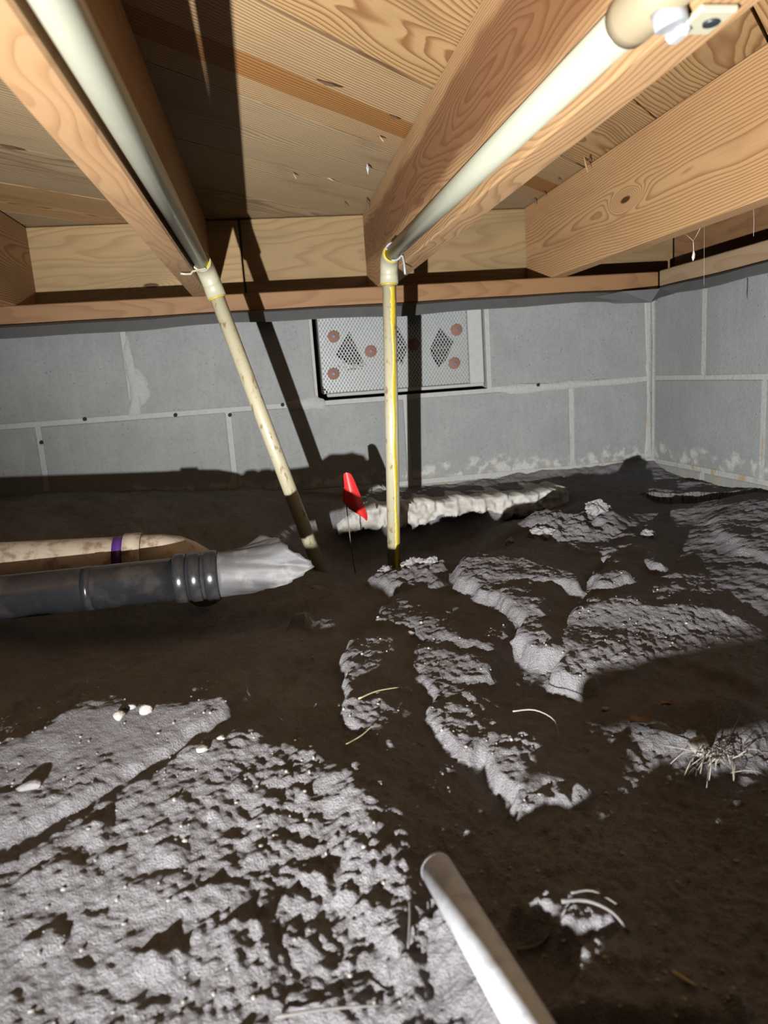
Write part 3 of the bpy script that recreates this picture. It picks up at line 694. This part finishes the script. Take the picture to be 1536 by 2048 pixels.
def ground(x, y):
    jx = .0075*fbm(x, y, .030, 4, 301, .52); jy = .0075*fbm(x, y, .030, 4, 401, .52)   # crumbled edges
    z = sbase(x, y)+samp(D_, x+jx, y+jy)
    lit = samp(m_, x, y)
    near = np.clip((.80-y)/.3, 0, 1)                  # loose crumbly soil close by, smoother further off
    smooth_a1 = np.exp(-(((x+.17)/.10)**2+((y-.63)/.055)**2))
    rough = (.72+.28*near)*(1-.75*smooth_a1)*(1-.35*np.clip((-.02-x)/.08, 0, 1)*near)
    rough = rough*(1-.5*np.exp(-(((x-.175)/.035)**2+((y-.535)/.035)**2)))
    rough = rough*np.where(lit > .5, 1.0, .85)
    z = z + rough*(.0060*fbm(x, y, .050, 4, 3, .55)+.0026*fbm(x, y, .014, 3, 9, .6)+.0012*fbm(x, y, .005, 2, 29, .6))
    loose = np.clip((x+.10)/.12, 0, 1)*np.clip((.56-y)/.10, 0, 1)+.6*np.clip((.43-y)/.05, 0, 1)
    loose = np.clip(loose, 0, 1)
    z = z - rough*.0012-loose*.0022
    for cx_, cy_, hh, ww in LUMPS:
        d_ = np.hypot((x-cx_)/1.3, y-cy_)/ww*(1+.55*fbm(x, y, .012, 3, 71)); z = z + .62*hh*np.clip(1.25-d_, 0, .8)
    rid = 1-np.abs(fbm(x, y, .022, 3, 19)); z = z + rough*near*.0045*(rid-.8)
    z = z + rough*(.34*crumbs(x, y, .0075, 8, .42)+.34*crumbs(x, y, .0045, 21, .45)+loose*(.55*crumbs(x, y, .0062, 51, .6)+.45*crumbs(x, y, .011, 53, .4)+.0030*fbm(x, y, .012, 3, 57, .65))+near*.40*crumbs(x, y, .016, 4, .35))
    # clods heaped on the lip of the trench and on the mound to its right
    lip = np.exp(-(((x-.19)/.06)**2+((y-1.10)/.045)**2)); z = z + lip*(.5*crumbs(x, y, .016, 31, .8)+.007*fbm(x, y, .025, 4, 8, .65))
    md = np.exp(-(((x-.52)/.10)**2+((y-1.18)/.07)**2)); z = z + md*(.35*crumbs(x, y, .03, 33, .7)+.018*fbm(x, y, .05, 5, 18, .68))
    bank = np.clip((y-1.30)/.1, 0, 1); z = z + bank*.004*fbm(x, y, .03, 4, 44)
    return z
def axis(parts):
    a = []
    for lo_, hi_, st in parts: a += list(np.arange(lo_, hi_-st*.3, st))
    a.append(parts[-1][1]); return np.array(a)
gx = axis([(-1.5, -.6, .03), (-.6, -.34, .006), (-.34, .56, .0017), (.56, .945, .004)])
gy = axis([(-.9, .22, .03), (.22, .30, .004), (.30, .70, .0014), (.70, 1.30, .0024), (1.30, 1.675, .004)])
GX, GY = np.meshgrid(gx, gy, indexing='ij'); GZ = ground(GX, GY)
nx_, ny_ = GX.shape
me = bpy.data.meshes.new('floor')
co = np.stack([GX, GY, GZ+H], -1).reshape(-1, 3).astype(np.float32)
ii, jj = np.meshgrid(np.arange(nx_-1), np.arange(ny_-1), indexing='ij'); b0 = (ii*ny_+jj).ravel()
fa = np.stack([b0, b0+ny_, b0+ny_+1, b0+1], -1).astype(np.int32)
me.vertices.add(len(co)); me.vertices.foreach_set('co', co.ravel())
me.loops.add(fa.size); me.loops.foreach_set('vertex_index', fa.ravel())
me.polygons.add(len(fa)); me.polygons.foreach_set('loop_start', np.arange(0, fa.size, 4, dtype=np.int32))
me.polygons.foreach_set('loop_total', np.full(len(fa), 4, np.int32)); me.polygons.foreach_set('use_smooth', np.ones(len(fa), bool))
me.update(calc_edges=True)
fl = bpy.data.objects.new('floor', me); COL.objects.link(fl); me.materials.append(M_DIRT)
tag(fl, 'uneven dry grey-brown dirt floor of the crawl space', kind='structure')
def gz(x, y): return float(ground(np.array([[x]], float), np.array([[y]], float))[0, 0])

# ------------------------------------------------------------------ concrete footing showing under the wall
def footing():
    nxf, nzf = 260, 16; V, F = [], []
    xs = np.linspace(.115, .63, nxf)
    for i, x in enumerate(xs):
        e_ = max(0, (.205-x)/.09)
        top = -.266-.008*math.sin((x-.1)*4)-.048*e_**1.4+.004*float(vnoise(np.array([x]), np.array([0.]), .02, 8)[0])
        bot = min(top-.006, -.322-.016*float(vnoise(np.array([x]), np.array([1.]), .07, 11)[0])-.008*float(vnoise(np.array([x]), np.array([2.]), .018, 12)[0])-.004*float(vnoise(np.array([x]), np.array([3.]), .006, 13)[0]))
        for k in range(nzf):
            f = k/(nzf-1); z = top+(bot-top)*f
            y = 1.476-.004*math.sin(f*3.1)+.010*float(vnoise(np.array([x]), np.array([z]), .03, 3)[0])*(1 if 0 < k else .4)+.005*float(vnoise(np.array([x]), np.array([z]), .010, 6)[0])
            if f > .85: y += .03*(f-.85)/.15
            V.append((x, y, z))
        V.append((x, 1.60, bot-.0)); V.append((x, 1.60, top-.002))
    n = nzf+2
    for i in range(nxf-1):
        for k in range(n): 
            k2 = (k+1) % n
            F.append((i*n+k, i*n+k2, (i+1)*n+k2, (i+1)*n+k))
    F.append(tuple(range(n))[::-1]); F.append(tuple((nxf-1)*n+k for k in range(n)))
    return mk('concrete_footing', V, F, M_FOOT, smooth=True)
tag(footing(), 'rough pale concrete footing edge jutting from under the back wall', 'footing')

# ------------------------------------------------------------------ supply pipes
def ring(name, c, axis_, r, tr, mat, parent, seg=22):
    a = Vector(axis_).normalized(); u = a.cross(Vector((.3, .2, 1))).normalized(); v = a.cross(u)
    P_ = [Vector(c)+(u*math.cos(2*math.pi*k/seg)+v*math.sin(2*math.pi*k/seg))*r for k in range(seg+1)]
    V, F = [], []
    for k in range(seg):
        rad = (P_[k]-Vector(c)).normalized()
        for m in range(6):
            b = 2*math.pi*m/6; V.append(tuple(P_[k]+(rad*math.cos(b)+a*math.sin(b))*tr))
    for k in range(seg):
        k2 = (k+1) % seg
        for m in range(6):
            m2 = (m+1) % 6; F.append((k*6+m, k2*6+m, k2*6+m2, k*6+m2))
    return mk(name, V, F, mat, parent, smooth=True)
def hook(name, c, r, tail, mat, label, up):
    """J-hook wire hanger: loop round the pipe and a nailed tail"""
    P_ = []
    for k in range(15):
        a = math.radians(up+ k*270/14); P_.append(Vector(c)+Vector((math.cos(a)*r, 0, math.sin(a)*r)))
    P_ += [Vector(t) for t in tail]
    o = tube(name, P_, .0019, mat, None, 8); return tag(o, label, 'pipe hanger', 'plastic pipe hangers')

# left pipe
A0, A1 = Vector((-.0825, -.5, .1895)), Vector((-.0938, 1.322, .2095))
B0, B1 = Vector((-.0835, 1.350, .184)), Vector((.066, 1.350, -.372))
p1 = thing('water_pipe', (B1.x, B1.y, B1.z), 'left cream water pipe that leans sideways from its joist into the trench', 'pipe', 'cream water pipes')
tube('horizontal_run', [A0, A1], .0128, M_CPVC, p1, 28)
dv = (B1-B0).normalized()
corner = Vector((-.0915, 1.348, .2105))
tube('elbow_fitting', arc(A1-Vector((0, .018, 0)), corner, B0+dv*.012, 10), .0165, M_FIT, p1, 24)
tube('elbow_socket', [B0-dv*.004, B0+dv*.030], .0168, M_FIT, p1, 24)
tube('vertical_run', [B0+dv*.005, B1], .0133, M_RISER, p1, 24)
ring('glue_ring', B0+dv*.031, dv, .0140, .0016, M_GLUE, p1)
ring('glue_ring', A1-Vector((0, .019, 0)), (0, 1, 0), .0140, .0016, M_GLUE, p1)
hook('pipe_hanger', (-.0935, 1.298, .2095), .0150, [(-.108, 1.296, .193), (-.112, 1.294, .1885), (-.121, 1.292, .1885), (-.128, 1.290, .1895)], M_FIT, 'cream hook hanger holding the left pipe at its joist', -330)

# right pipe
C0, C1 = Vector((.2465, .455, .2085)), Vector((.2415, 1.352, .2135))
E0, E1 = Vector((.2415, 1.380, .188)), Vector((.213, 1.380, -.385))
p2 = thing('water_pipe', (E1.x, E1.y, E1.z), 'right cream water pipe with a yellow glue streak down its upright', 'pipe', 'cream water pipes')
tube('horizontal_run', [C0, C1], .0131, M_CPVC, p2, 28)
dv2 = (E1-E0).normalized()
tube('elbow_fitting', arc(C1-Vector((0, .016, 0)), Vector((.2415, 1.379, .2140)), E0+dv2*.010, 10), .0165, M_FIT, p2, 24)
tube('elbow_socket', [E0-dv2*.006, E0+dv2*.022], .0170, M_FIT, p2, 24)
tube('vertical_run', [E0+dv2*.004, E1], .0131, M_RISER, p2, 24)
ring('glue_ring', E0+dv2*.023, dv2, .0140, .0018, M_GLUE, p2)
ring('glue_ring', C1-Vector((0, .017, 0)), (0, 1, 0), .0145, .0020, M_GLUE, p2)
V, F = [], []
ns = 120
for i in range(ns+1):        # yellow glue that ran down the upright
    f = i/ns; c = E0.lerp(E1, .05+.95*f); ca = math.radians(-74+10*math.sin(f*9)*.4+4*math.sin(f*31))
    hw = math.radians(17+9*math.sin(f*23)*.4+6*rnd.uniform(-1, 1)*.6)*(1.3 if f < .12 else 1)
    for k in range(5):
        a = ca+hw*(k/2-1); rr2 = .0131+(.0009 if 0 < k < 4 else -.0002); V.append((c.x+rr2*math.cos(a), c.y+rr2*math.sin(a), c.z))
for i in range(ns):
    for k in range(4): F.append((i*5+k, i*5+k+1, i*5+k+6, i*5+k+5))
tag(mk('glue_streak', V, F, M_GLUE, p2, smooth=True), 'yellow glue run')
hook('pipe_hanger', (.2415, 1.318, .2133), .0150, [(.2565, 1.315, .204), (.2575, 1.31, .190), (.2570, 1.305, .172)], M_WHITE, 'white hook hanger holding the right pipe at its joist', -110)
# tee at the near end of the right pipe
tube('tee_fitting', [(.2467, .400, .2082), (.2467, .462, .2085), (.2466, .472, .2085)], [.0162, .0162, .0160], M_TANFIT, p2, 28)
tube('near_run', [(.2466, -.5, .203), (.2467, .402, .2082)], .0131, M_CPVC, p2, 24)
tube('plug', [(.2480, .428, .196), (.2505, .428, .1865)], [.0100, .0094], M_WHITE, p2, 20)
# white strap screwed to the joist beside the tee
strap = thing('pipe_strap', (.270, .43, .188), 'white plastic pipe strap screwed under the reddish joist', 'pipe strap')
box('strap_plate', (.2600, .414, .1885), (.2840, .444, .1930), M_FIT, strap, bev=.0015)
box('strap_arm', (.2560, .430, .1840), (.2660, .448, .1928), M_WHITE, strap, bev=.003)
tube('screw_head', [(.2745, .427, .1870), (.2745, .427, .1890)], .0048, M_NAILH, strap, 14)

# ------------------------------------------------------------------ drain pipes in the trench
dp = thing('drain_pipe', (-.6, 1.10, -.265), 'dirty tan drain pipe with a purple primer band, behind the black pipe', 'pipe')
def pz(x): return -.232-.053*(x+.41)
tube('pipe_run', [(-1.45, 1.10, pz(-1.45)), (-.236, 1.10, pz(-.236))], .0300, M_PVC, dp, 32)
tube('primer_band', [(-.252, 1.10, pz(-.252)), (-.237, 1.10, pz(-.237))], .0306, M_PURPLE, dp, 32)
tube('elbow_hub', [(-.237, 1.10, pz(-.237)), (-.212, 1.10, pz(-.212))], .0345, M_PVC, dp, 32)
tube('elbow_body', [(-.213, 1.10, pz(-.213)), (-.185, 1.101, pz(-.185)-.001), (-.165, 1.105, -.2500), (-.152, 1.114, -.2600), (-.142, 1.128, -.272), (-.136, 1.145, -.290), (-.133, 1.170, -.330)],
     [.0312, .0312, .0312, .0315, .032, .032, .032], M_PVC, dp, 32)
tube('elbow_collar', [(-.1400, 1.131, -.275), (-.1355, 1.148, -.295)], .0345, M_PVC, dp, 32)

ab = thing('waste_pipe', (-.6, 1.0, -.29), 'glossy black waste pipe ending in a torn grey stub beside the cream pipe', 'pipe')
AZ = -.2590
tube('pipe_run', [(-1.45, 1.0, AZ), (-.148, 1.0, AZ)], .0300, M_ABS, ab, 36)
tube('repair_band', [(-.274, 1.0, AZ), (-.262, 1.0, AZ)], .0306, M_ABS, ab, 36)
for (a, b, r) in ((-.154, -.137, .0352), (-.134, -.117, .0345), (-.113, -.094, .0352)):
    tube('coupling_band', [(a, 1.0, AZ), (a+.003, 1.0, AZ), (b-.003, 1.0, AZ), (b, 1.0, AZ)], [r-.002, r, r, r-.002], M_ABS, ab, 36)
tube('coupling_sleeve', [(-.154, 1.0, AZ), (-.092, 1.0, AZ)], .0322, M_ABS, ab, 36)
V, F = [], []; sg = 72; rgs = 18
for i in range(rgs+1):
    f = i/rgs
    for k in range(sg):
        a = 2*math.pi*k/sg           # 0 = towards the camera, 90 = up
        L_ = .066+.056*max(0, math.cos(a-.10))**4+.022*max(0, math.cos(a-1.25))**14+.010*max(0, math.cos(a-.55))**40-.012*max(0, -math.cos(a))-.012*max(0, -math.sin(a))+.003*math.sin(9*a)+.002*math.sin(23*a)
        fl_ = f**2.2
        r = .0288+.011*fl_*(1+.7*math.cos(a-1.3))+.0022*math.sin(5*a+f*4)*fl_+.0012*math.sin(13*a+f*9)*f
        V.append((-.094+L_*f*1.05, 1.0-r*math.cos(a), AZ+.004*f*f+r*math.sin(a)*(1-.12*f)))
for i in range(rgs):
    for k in range(sg):
        k2 = (k+1) % sg; F.append((i*sg+k, i*sg+k2, (i+1)*sg+k2, (i+1)*sg+k))
st = mk('torn_stub', V, F, M_TORN, ab, smooth=True)
sm = st.modifiers.new('thick', 'SOLIDIFY'); sm.thickness = .0035; sm.offset = -1
tag(st, 'torn flared grey end')

# ------------------------------------------------------------------ marker flag
fg = thing('marker_flag', (.133, 1.355, -.385), 'small red marker flag on a thin wire between the two pipes', 'flag')
tube('staff', [(.1245, 1.355, -.180), (.1250, 1.355, -.25), (.1275, 1.355, -.33), (.133, 1.355, -.395)], .0011, M_STEEL, fg, 8)
# plastic sheet: folded over the wire, drooping to the right
cols = [  # (left edge, middle, right edge) down the flag, x,y,z
 [(.1235, 1.354, -.178), (.130, 1.349, -.177), (.1385, 1.352, -.180)],
 [(.1238, 1.353, -.195), (.132, 1.345, -.196), (.1435, 1.350, -.197)],
 [(.1240, 1.353, -.212), (.135, 1.341, -.214), (.1500, 1.349, -.216)],
 [(.1225, 1.353, -.226), (.138, 1.338, -.231), (.1555, 1.349, -.235)],
 [(.1235, 1.353, -.240), (.143, 1.338, -.247), (.1605, 1.350, -.253)],
 [(.1320, 1.352, -.249), (.150, 1.341, -.258), (.1640, 1.352, -.265)],
 [(.1500, 1.350, -.262), (.157, 1.346, -.269), (.1615, 1.353, -.278)]]
V = [p for r in cols for p in r]; F = []
for i in range(len(cols)-1):
    for k in range(2): F.append((i*3+k, i*3+k+1, i*3+k+4, i*3+k+3))
sh = mk('flag_sheet', V, F, M_FLAG, fg, smooth=False)
s2 = sh.modifiers.new('sub', 'SUBSURF'); s2.levels = s2.render_levels = 2
s3 = sh.modifiers.new('thick', 'SOLIDIFY'); s3.thickness = .0006
V = [(.1235, 1.358, -.206), (.1185, 1.360, -.220), (.1200, 1.362, -.236), (.1300, 1.361, -.250), (.1330, 1.358, -.235), (.150, 1.358, -.265)]
fl2 = mk('flag_fold', V, [(0, 1, 2, 4), (2, 3, 4), (3, 5, 4)], M_FLAG, fg)
s3 = fl2.modifiers.new('thick', 'SOLIDIFY'); s3.thickness = .0006

# ------------------------------------------------------------------ galvanised pipe in the foreground
a_ = Vector((.0760, .402, -.3125)); d_ = Vector((.0140, -.136, .0150)).normalized()
cp = thing('metal_pipe', tuple(a_), 'grey galvanised metal pipe lying in the foreground dirt', 'pipe')
hollow('pipe_run', a_, a_+d_*.30, .0106, .0082, M_COND, cp, 32)
ring('pipe_lip', a_+d_*.002, d_, .0096, .0011, M_COND, cp, 28)

# ------------------------------------------------------------------ stones, clods, roots and litter
def rock_me(name, r, sq, seed, sub=2):
    bm = bmesh.new(); bmesh.ops.create_icosphere(bm, subdivisions=sub, radius=1.0); R_ = random.Random(seed)
    dirs = [(Vector((R_.gauss(0, 1), R_.gauss(0, 1), R_.gauss(0, 1))).normalized(), R_.uniform(.55, .9)) for _ in range(9)]
    for v in bm.verts:
        for d, c in dirs:
            k = v.co.dot(d)
            if k > c: v.co -= d*(k-c)*.9
        v.co *= 1+R_.uniform(-.04, .04)
        v.co = Vector((v.co.x*r*sq[0], v.co.y*r*sq[1], v.co.z*r*sq[2]))
    if sub > 2:
        for v in bm.verts:
            p = v.co/r; k = noise.fractal(p*1.6+Vector((seed, 0, 0)), .7, 2.1, 5); v.co *= 1+.38*k
    me = bpy.data.meshes.new(name); bm.to_mesh(me); bm.free(); return me
def rock(name, x, y, r, sq, seed, mat, label, cat, group=None, sink=.35, rz=0, sub=2):
    me = rock_me(name, r, sq, seed, sub); z = gz(x, y)+r*sq[2]*(1-2*sink)
    o = link(name, me, mat, (x, y, z+H), None, rot=(0, 0, rz)); return tag(o, label, cat, group)
rock('pebble', -.141, .646, .0062, (1, .8, .9), 1, M_STONE, 'pale pebble, upper of the two on the sandy patch at the left', 'pebble', 'pebbles on the dirt', .2, .4)
rock('pebble', -.163, .639, .0062, (1, .8, .85), 2, M_STONE, 'round greyish pebble just left of the palest one on the sandy patch', 'pebble', 'pebbles on the dirt', .2)
rock('pebble', -.156, .654, .0050, (1.2, .8, .6), 3, M_CLOD, 'small grey pebble touching the edge of the sandy patch', 'pebble', 'pebbles on the dirt', .2)
rock('pebble', -.221, .567, .0085, (1.2, .9, .55), 4, M_CLOD, 'flat grey stone half buried in the sandy patch near the left edge', 'pebble', 'pebbles on the dirt', .35)
rock('pebble', -.086, .585, .0048, (1.4, .8, .7), 5, M_STONE, 'pale oblong pebble just below the dark groove', 'pebble', 'pebbles on the dirt', .25, .3)
rock('pebble', -.071, .599, .0036, (1.2, .9, .7), 6, M_STONE, 'tiny pale pebble at the upper end of the dark groove', 'pebble', 'pebbles on the dirt', .25)
rock('pebble', .145, .842, .0060, (1.1, .9, .8), 7, M_STONE, 'white pebble on the streaked dirt below the upright pipe', 'pebble', 'pebbles on the dirt', .2)
rock('pebble', .298, .624, .0035, (1.2, .9, .8), 8, M_STONE, 'pale chip in the dark hollow above the dead leaf', 'pebble', 'pebbles on the dirt', .2)
for k, (x, y, r, lab) in enumerate(((.050, 1.215, .014, 'grey dirt clod between the bases of the two pipes'), (.160, 1.135, .013, 'crumbly grey clod in front of the right pipe base'),
        (.205, 1.125, .018, 'largest crumbly clod in front of the right pipe base'), (.232, 1.105, .011, 'clod at the right end of the heap by the pipe base'),
        (.395, 1.19, .012, 'small lone clod in front of the pale footing'), (.455, 1.19, .020, 'lumpy clod at the left end of the bright mound'),
        (.570, 1.215, .020, 'peaked clod on top of the bright mound'), (.605, 1.10, .013, 'clod on the right shoulder of the bright mound'))):
    rock('dirt_clod', x, y, r, (1.25, .9, .75), 40+k, M_CLOD, lab, 'clod', 'dirt clods', .4, k*1.1, 4)
# fine gravel: too small and too many to count
V, F = [], []
bm = bmesh.new(); bmesh.ops.create_icosphere(bm, subdivisions=1, radius=1); iv = [v.co.copy() for v in bm.verts]; iff = [tuple(v.index for v in f.verts) for f in bm.faces]; bm.free()
R_ = np.random.RandomState(5); N = 1800
px = R_.uniform(-.30, .50, N); py = .30+.60*R_.rand(N)**1.5; ok_ = ~((np.hypot(px-.36, py-.57) < .06) | ((np.abs(px-.078) < .03) & (py < .47))); px, py = px[ok_], py[ok_]; pzv = ground(px[None], py[None])[0]; prr = .0005+.0013*R_.rand(N)**3
for x, y, z, r in zip(px, py, pzv, prr):
    n = len(V); s_ = (R_.uniform(.7, 1.3), R_.uniform(.7, 1.3), R_.uniform(.6, 1))
    V += [(x+v.x*r*s_[0], y+v.y*r*s_[1], z+r*.3+v.z*r*s_[2]) for v in iv]; F += [tuple(n+i for i in f) for f in iff]
tag(mk('gravel', V, F, M_STONE), 'fine pale grit scattered over the dirt', 'gravel', kind='stuff')

def strand(name, pts, r, mat, label, cat, group=None):
    P_ = [Vector((x, y, gz(x, y)+h)) for x, y, h in pts]
    Q = []
    for i in range(len(P_)-1):
        p0, p1, p2_, p3 = P_[max(i-1, 0)], P_[i], P_[i+1], P_[min(i+2, len(P_)-1)]
        for k in range(4):
            t_ = k/4; Q.append(.5*((2*p1)+(-p0+p2_)*t_+(2*p0-5*p1+4*p2_-p3)*t_*t_+(-p0+3*p1-3*p2_+p3)*t_**3))
    Q.append(P_[-1]); n = len(Q)
    return tag(tube(name, Q, [r*(1-.5*i/n) for i in range(n)], mat, None, 6), label, cat, group)
strand('root', [(.203, .624, .010), (.224, .620, .013), (.237, .602, .012), (.231, .578, .004)], .0008, M_ROOT, 'thin pale root arching above the bright crumbly ledge', 'root', 'roots and twigs')
strand('straw', [(.057, .652, .003), (.077, .668, .005), (.103, .685, .004)], .0009, M_STRAW, 'yellow straw across the bright central strip', 'straw', 'roots and twigs')
strand('straw', [(.037, .587, .003), (.053, .600, .006), (.065, .612, .003)], .0007, M_STRAW, 'thin straw at the dark edge of the central strip', 'straw', 'roots and twigs')
strand('twig', [(.118, .372, .003), (.135, .372, .003), (.150, .371, .003)], .0014, M_BARK, 'short straight grey twig right of the metal pipe', 'twig', 'roots and twigs')
strand('twig', [(.150, .378, .004), (.165, .374, .005), (.176, .362, .004), (.182, .352, .003)], .0014, M_BARK, 'bent grey twig with a thick end at the lower right', 'twig', 'roots and twigs')
strand('twig', [(.158, .382, .006), (.172, .380, .008), (.186, .372, .006)], .0009, M_BARK, 'thin twig lying above the bent twig at the lower right', 'twig', 'roots and twigs')
strand('straw', [(.192, .322, .004), (.200, .312, .004)], .0016, M_STRAW, 'short thick straw near the bottom right', 'straw', 'roots and twigs')
strand('twig', [(-.030, .352, .006), (.000, .347, .008), (.030, .345, .005)], .0012, M_BARK, 'blurred grey twig at the bottom middle of the foreground', 'twig', 'roots and twigs')
strand('twig', [(.058, .405, .004), (.055, .390, .006), (.050, .372, .004)], .0011, M_BARK, 'short grey twig just left of the metal pipe', 'twig', 'roots and twigs')
# tuft of roots sticking from a clod at the right
V, F = [], []
def add_strand(pts, r):
    v, f = tube_vf(pts, [r*(1-.6*i/len(pts)) for i in range(len(pts))], 5); n = len(V); V.extend(v); F.extend([tuple(i+n for i in q_) for q_ in f])
tx, ty = .350, .530; tz = gz(tx, ty)
for k in range(34):
    a = rnd.uniform(-.6, 3.6); L_ = rnd.uniform(.015, .045); h = rnd.uniform(.004, .016)
    d = Vector((math.cos(a), -abs(math.sin(a))*.7, 0)); b = Vector((tx+rnd.gauss(0, .010), ty+rnd.gauss(0, .006), tz+rnd.uniform(.005, .018)))
    side = Vector((-d.y, d.x, 0))*rnd.uniform(-.3, .3)*L_
    pts = [b, b+d*L_*.35+Vector((0, 0, h*.5)), b+d*L_*.7+side*.6+Vector((0, 0, h*.3)), b+d*L_+side-Vector((0, 0, .004))]
    add_strand(pts, rnd.uniform(.0003, .0007))
for pts in ([(.315, .553, .014), (.332, .546, .013), (.350, .536, .011), (.376, .520, .006)], [(.350, .532, .008), (.364, .543, .016), (.372, .551, .024), (.370, .555, .036)], [(.350, .531, .008), (.374, .543, .013), (.396, .554, .018)]):
    add_strand([Vector((x, y, gz(x, y)+h)) for x, y, h in pts], .0006)
tag(mk('root_tuft', V, F, M_ROOT, smooth=True), 'tangled tuft of fine pale roots under the white clod at the right', 'roots')
rock('dirt_clod', .349, .545, .0100, (1, .8, 1.1), 71, M_STONE, 'whitish lumpy clod on top of the root tuft', 'clod', 'dirt clods', -.05, .6, 4)
# dead leaf
def leaf(x, y, L_, Wd, rz, mat, label):
    V, F = [], []; n = 9
    for i in range(n):
        f = i/(n-1); wv = Wd*math.sin(math.pi*min(.98, max(.03, f)))**.7*(1+.25*math.sin(9*f))
        for k in (-1, 0, 1):
            V.append((L_*(f-.5), k*wv, .004*(f-.5)**2*40*.1+.003*abs(k)+.003*math.sin(5*f)))
    for i in range(n-1):
        for k in (0, 1): F.append((i*3+k, (i+1)*3+k, (i+1)*3+k+1, i*3+k+1))
    c, s_ = math.cos(rz), math.sin(rz); z0 = gz(x, y)+.006
    V = [(x+a*c-b*s_, y+a*s_+b*c, z0+h) for a, b, h in V]
    o = mk('dead_leaf', V, F, mat, smooth=True); m = o.modifiers.new('t', 'SOLIDIFY'); m.thickness = .0005
    return tag(o, label, 'leaf', 'dead leaves')
leaf(.319, .593, .024, .0075, .25, M_LEAF, 'orange-brown dead leaf in the dark hollow left of the root tuft')
leaf(.350, .600, .020, .003, .5, M_LEAF, 'narrow curled brown leaf just behind the white clod')
leaf(.334, .572, .030, .007, -.4, M_BARK, 'dull brown leaf scrap beside the root tuft')

# ------------------------------------------------------------------ cobwebs
cw = thing('cobweb_strand', (.704, 1.135, .146), 'cobweb with a pale dangling cocoon under the knotty joist', 'cobweb')
tube('thread', [(.699, 1.152, .1935), (.702, 1.143, .186), (.704, 1.135, .179)], .00028, M_WEB, cw, 5)
tube('thread', [(.699, 1.108, .1935), (.702, 1.122, .186), (.704, 1.135, .179)], .00034, M_WEB, cw, 5)
tube('thread', [(.704, 1.135, .179), (.7048, 1.135, .164)], .0006, M_WEB, cw, 5)
tube('cocoon', [(.7048, 1.135, .166), (.7052, 1.135, .1585), (.7043, 1.135, .1530), (.7040, 1.135, .1480)], [.0006, .0022, .0026, .0006], M_WEB, cw, 8)
tag(tube('cobweb_thread', [(.699, .979, .1935), (.7000, .979, .175), (.7000, .979, .157)], .00022, M_WEB, None, 5), 'single cobweb thread hanging in front of the right sill', 'cobweb', 'single cobweb threads')
tag(tube('cobweb_thread', [(.6995, 1.098, .1935), (.7000, 1.098, .15), (.7005, 1.098, .105)], .00015, M_WEB, None, 5), 'long faint cobweb thread beside the dangling cocoon', 'cobweb', 'single cobweb threads')
eg = mk('egg_sac', [(.2145, 1.383, .379), (.2120, 1.381, .370), (.2165, 1.380, .369), (.2150, 1.386, .370), (.2142, 1.380, .358)],
        [(0, 1, 2), (0, 2, 3), (0, 3, 1), (1, 4, 2), (2, 4, 3), (3, 4, 1)], M_WHITE)
tag(eg, 'tiny white cocoon hanging from the planks above the pipes', 'cocoon')
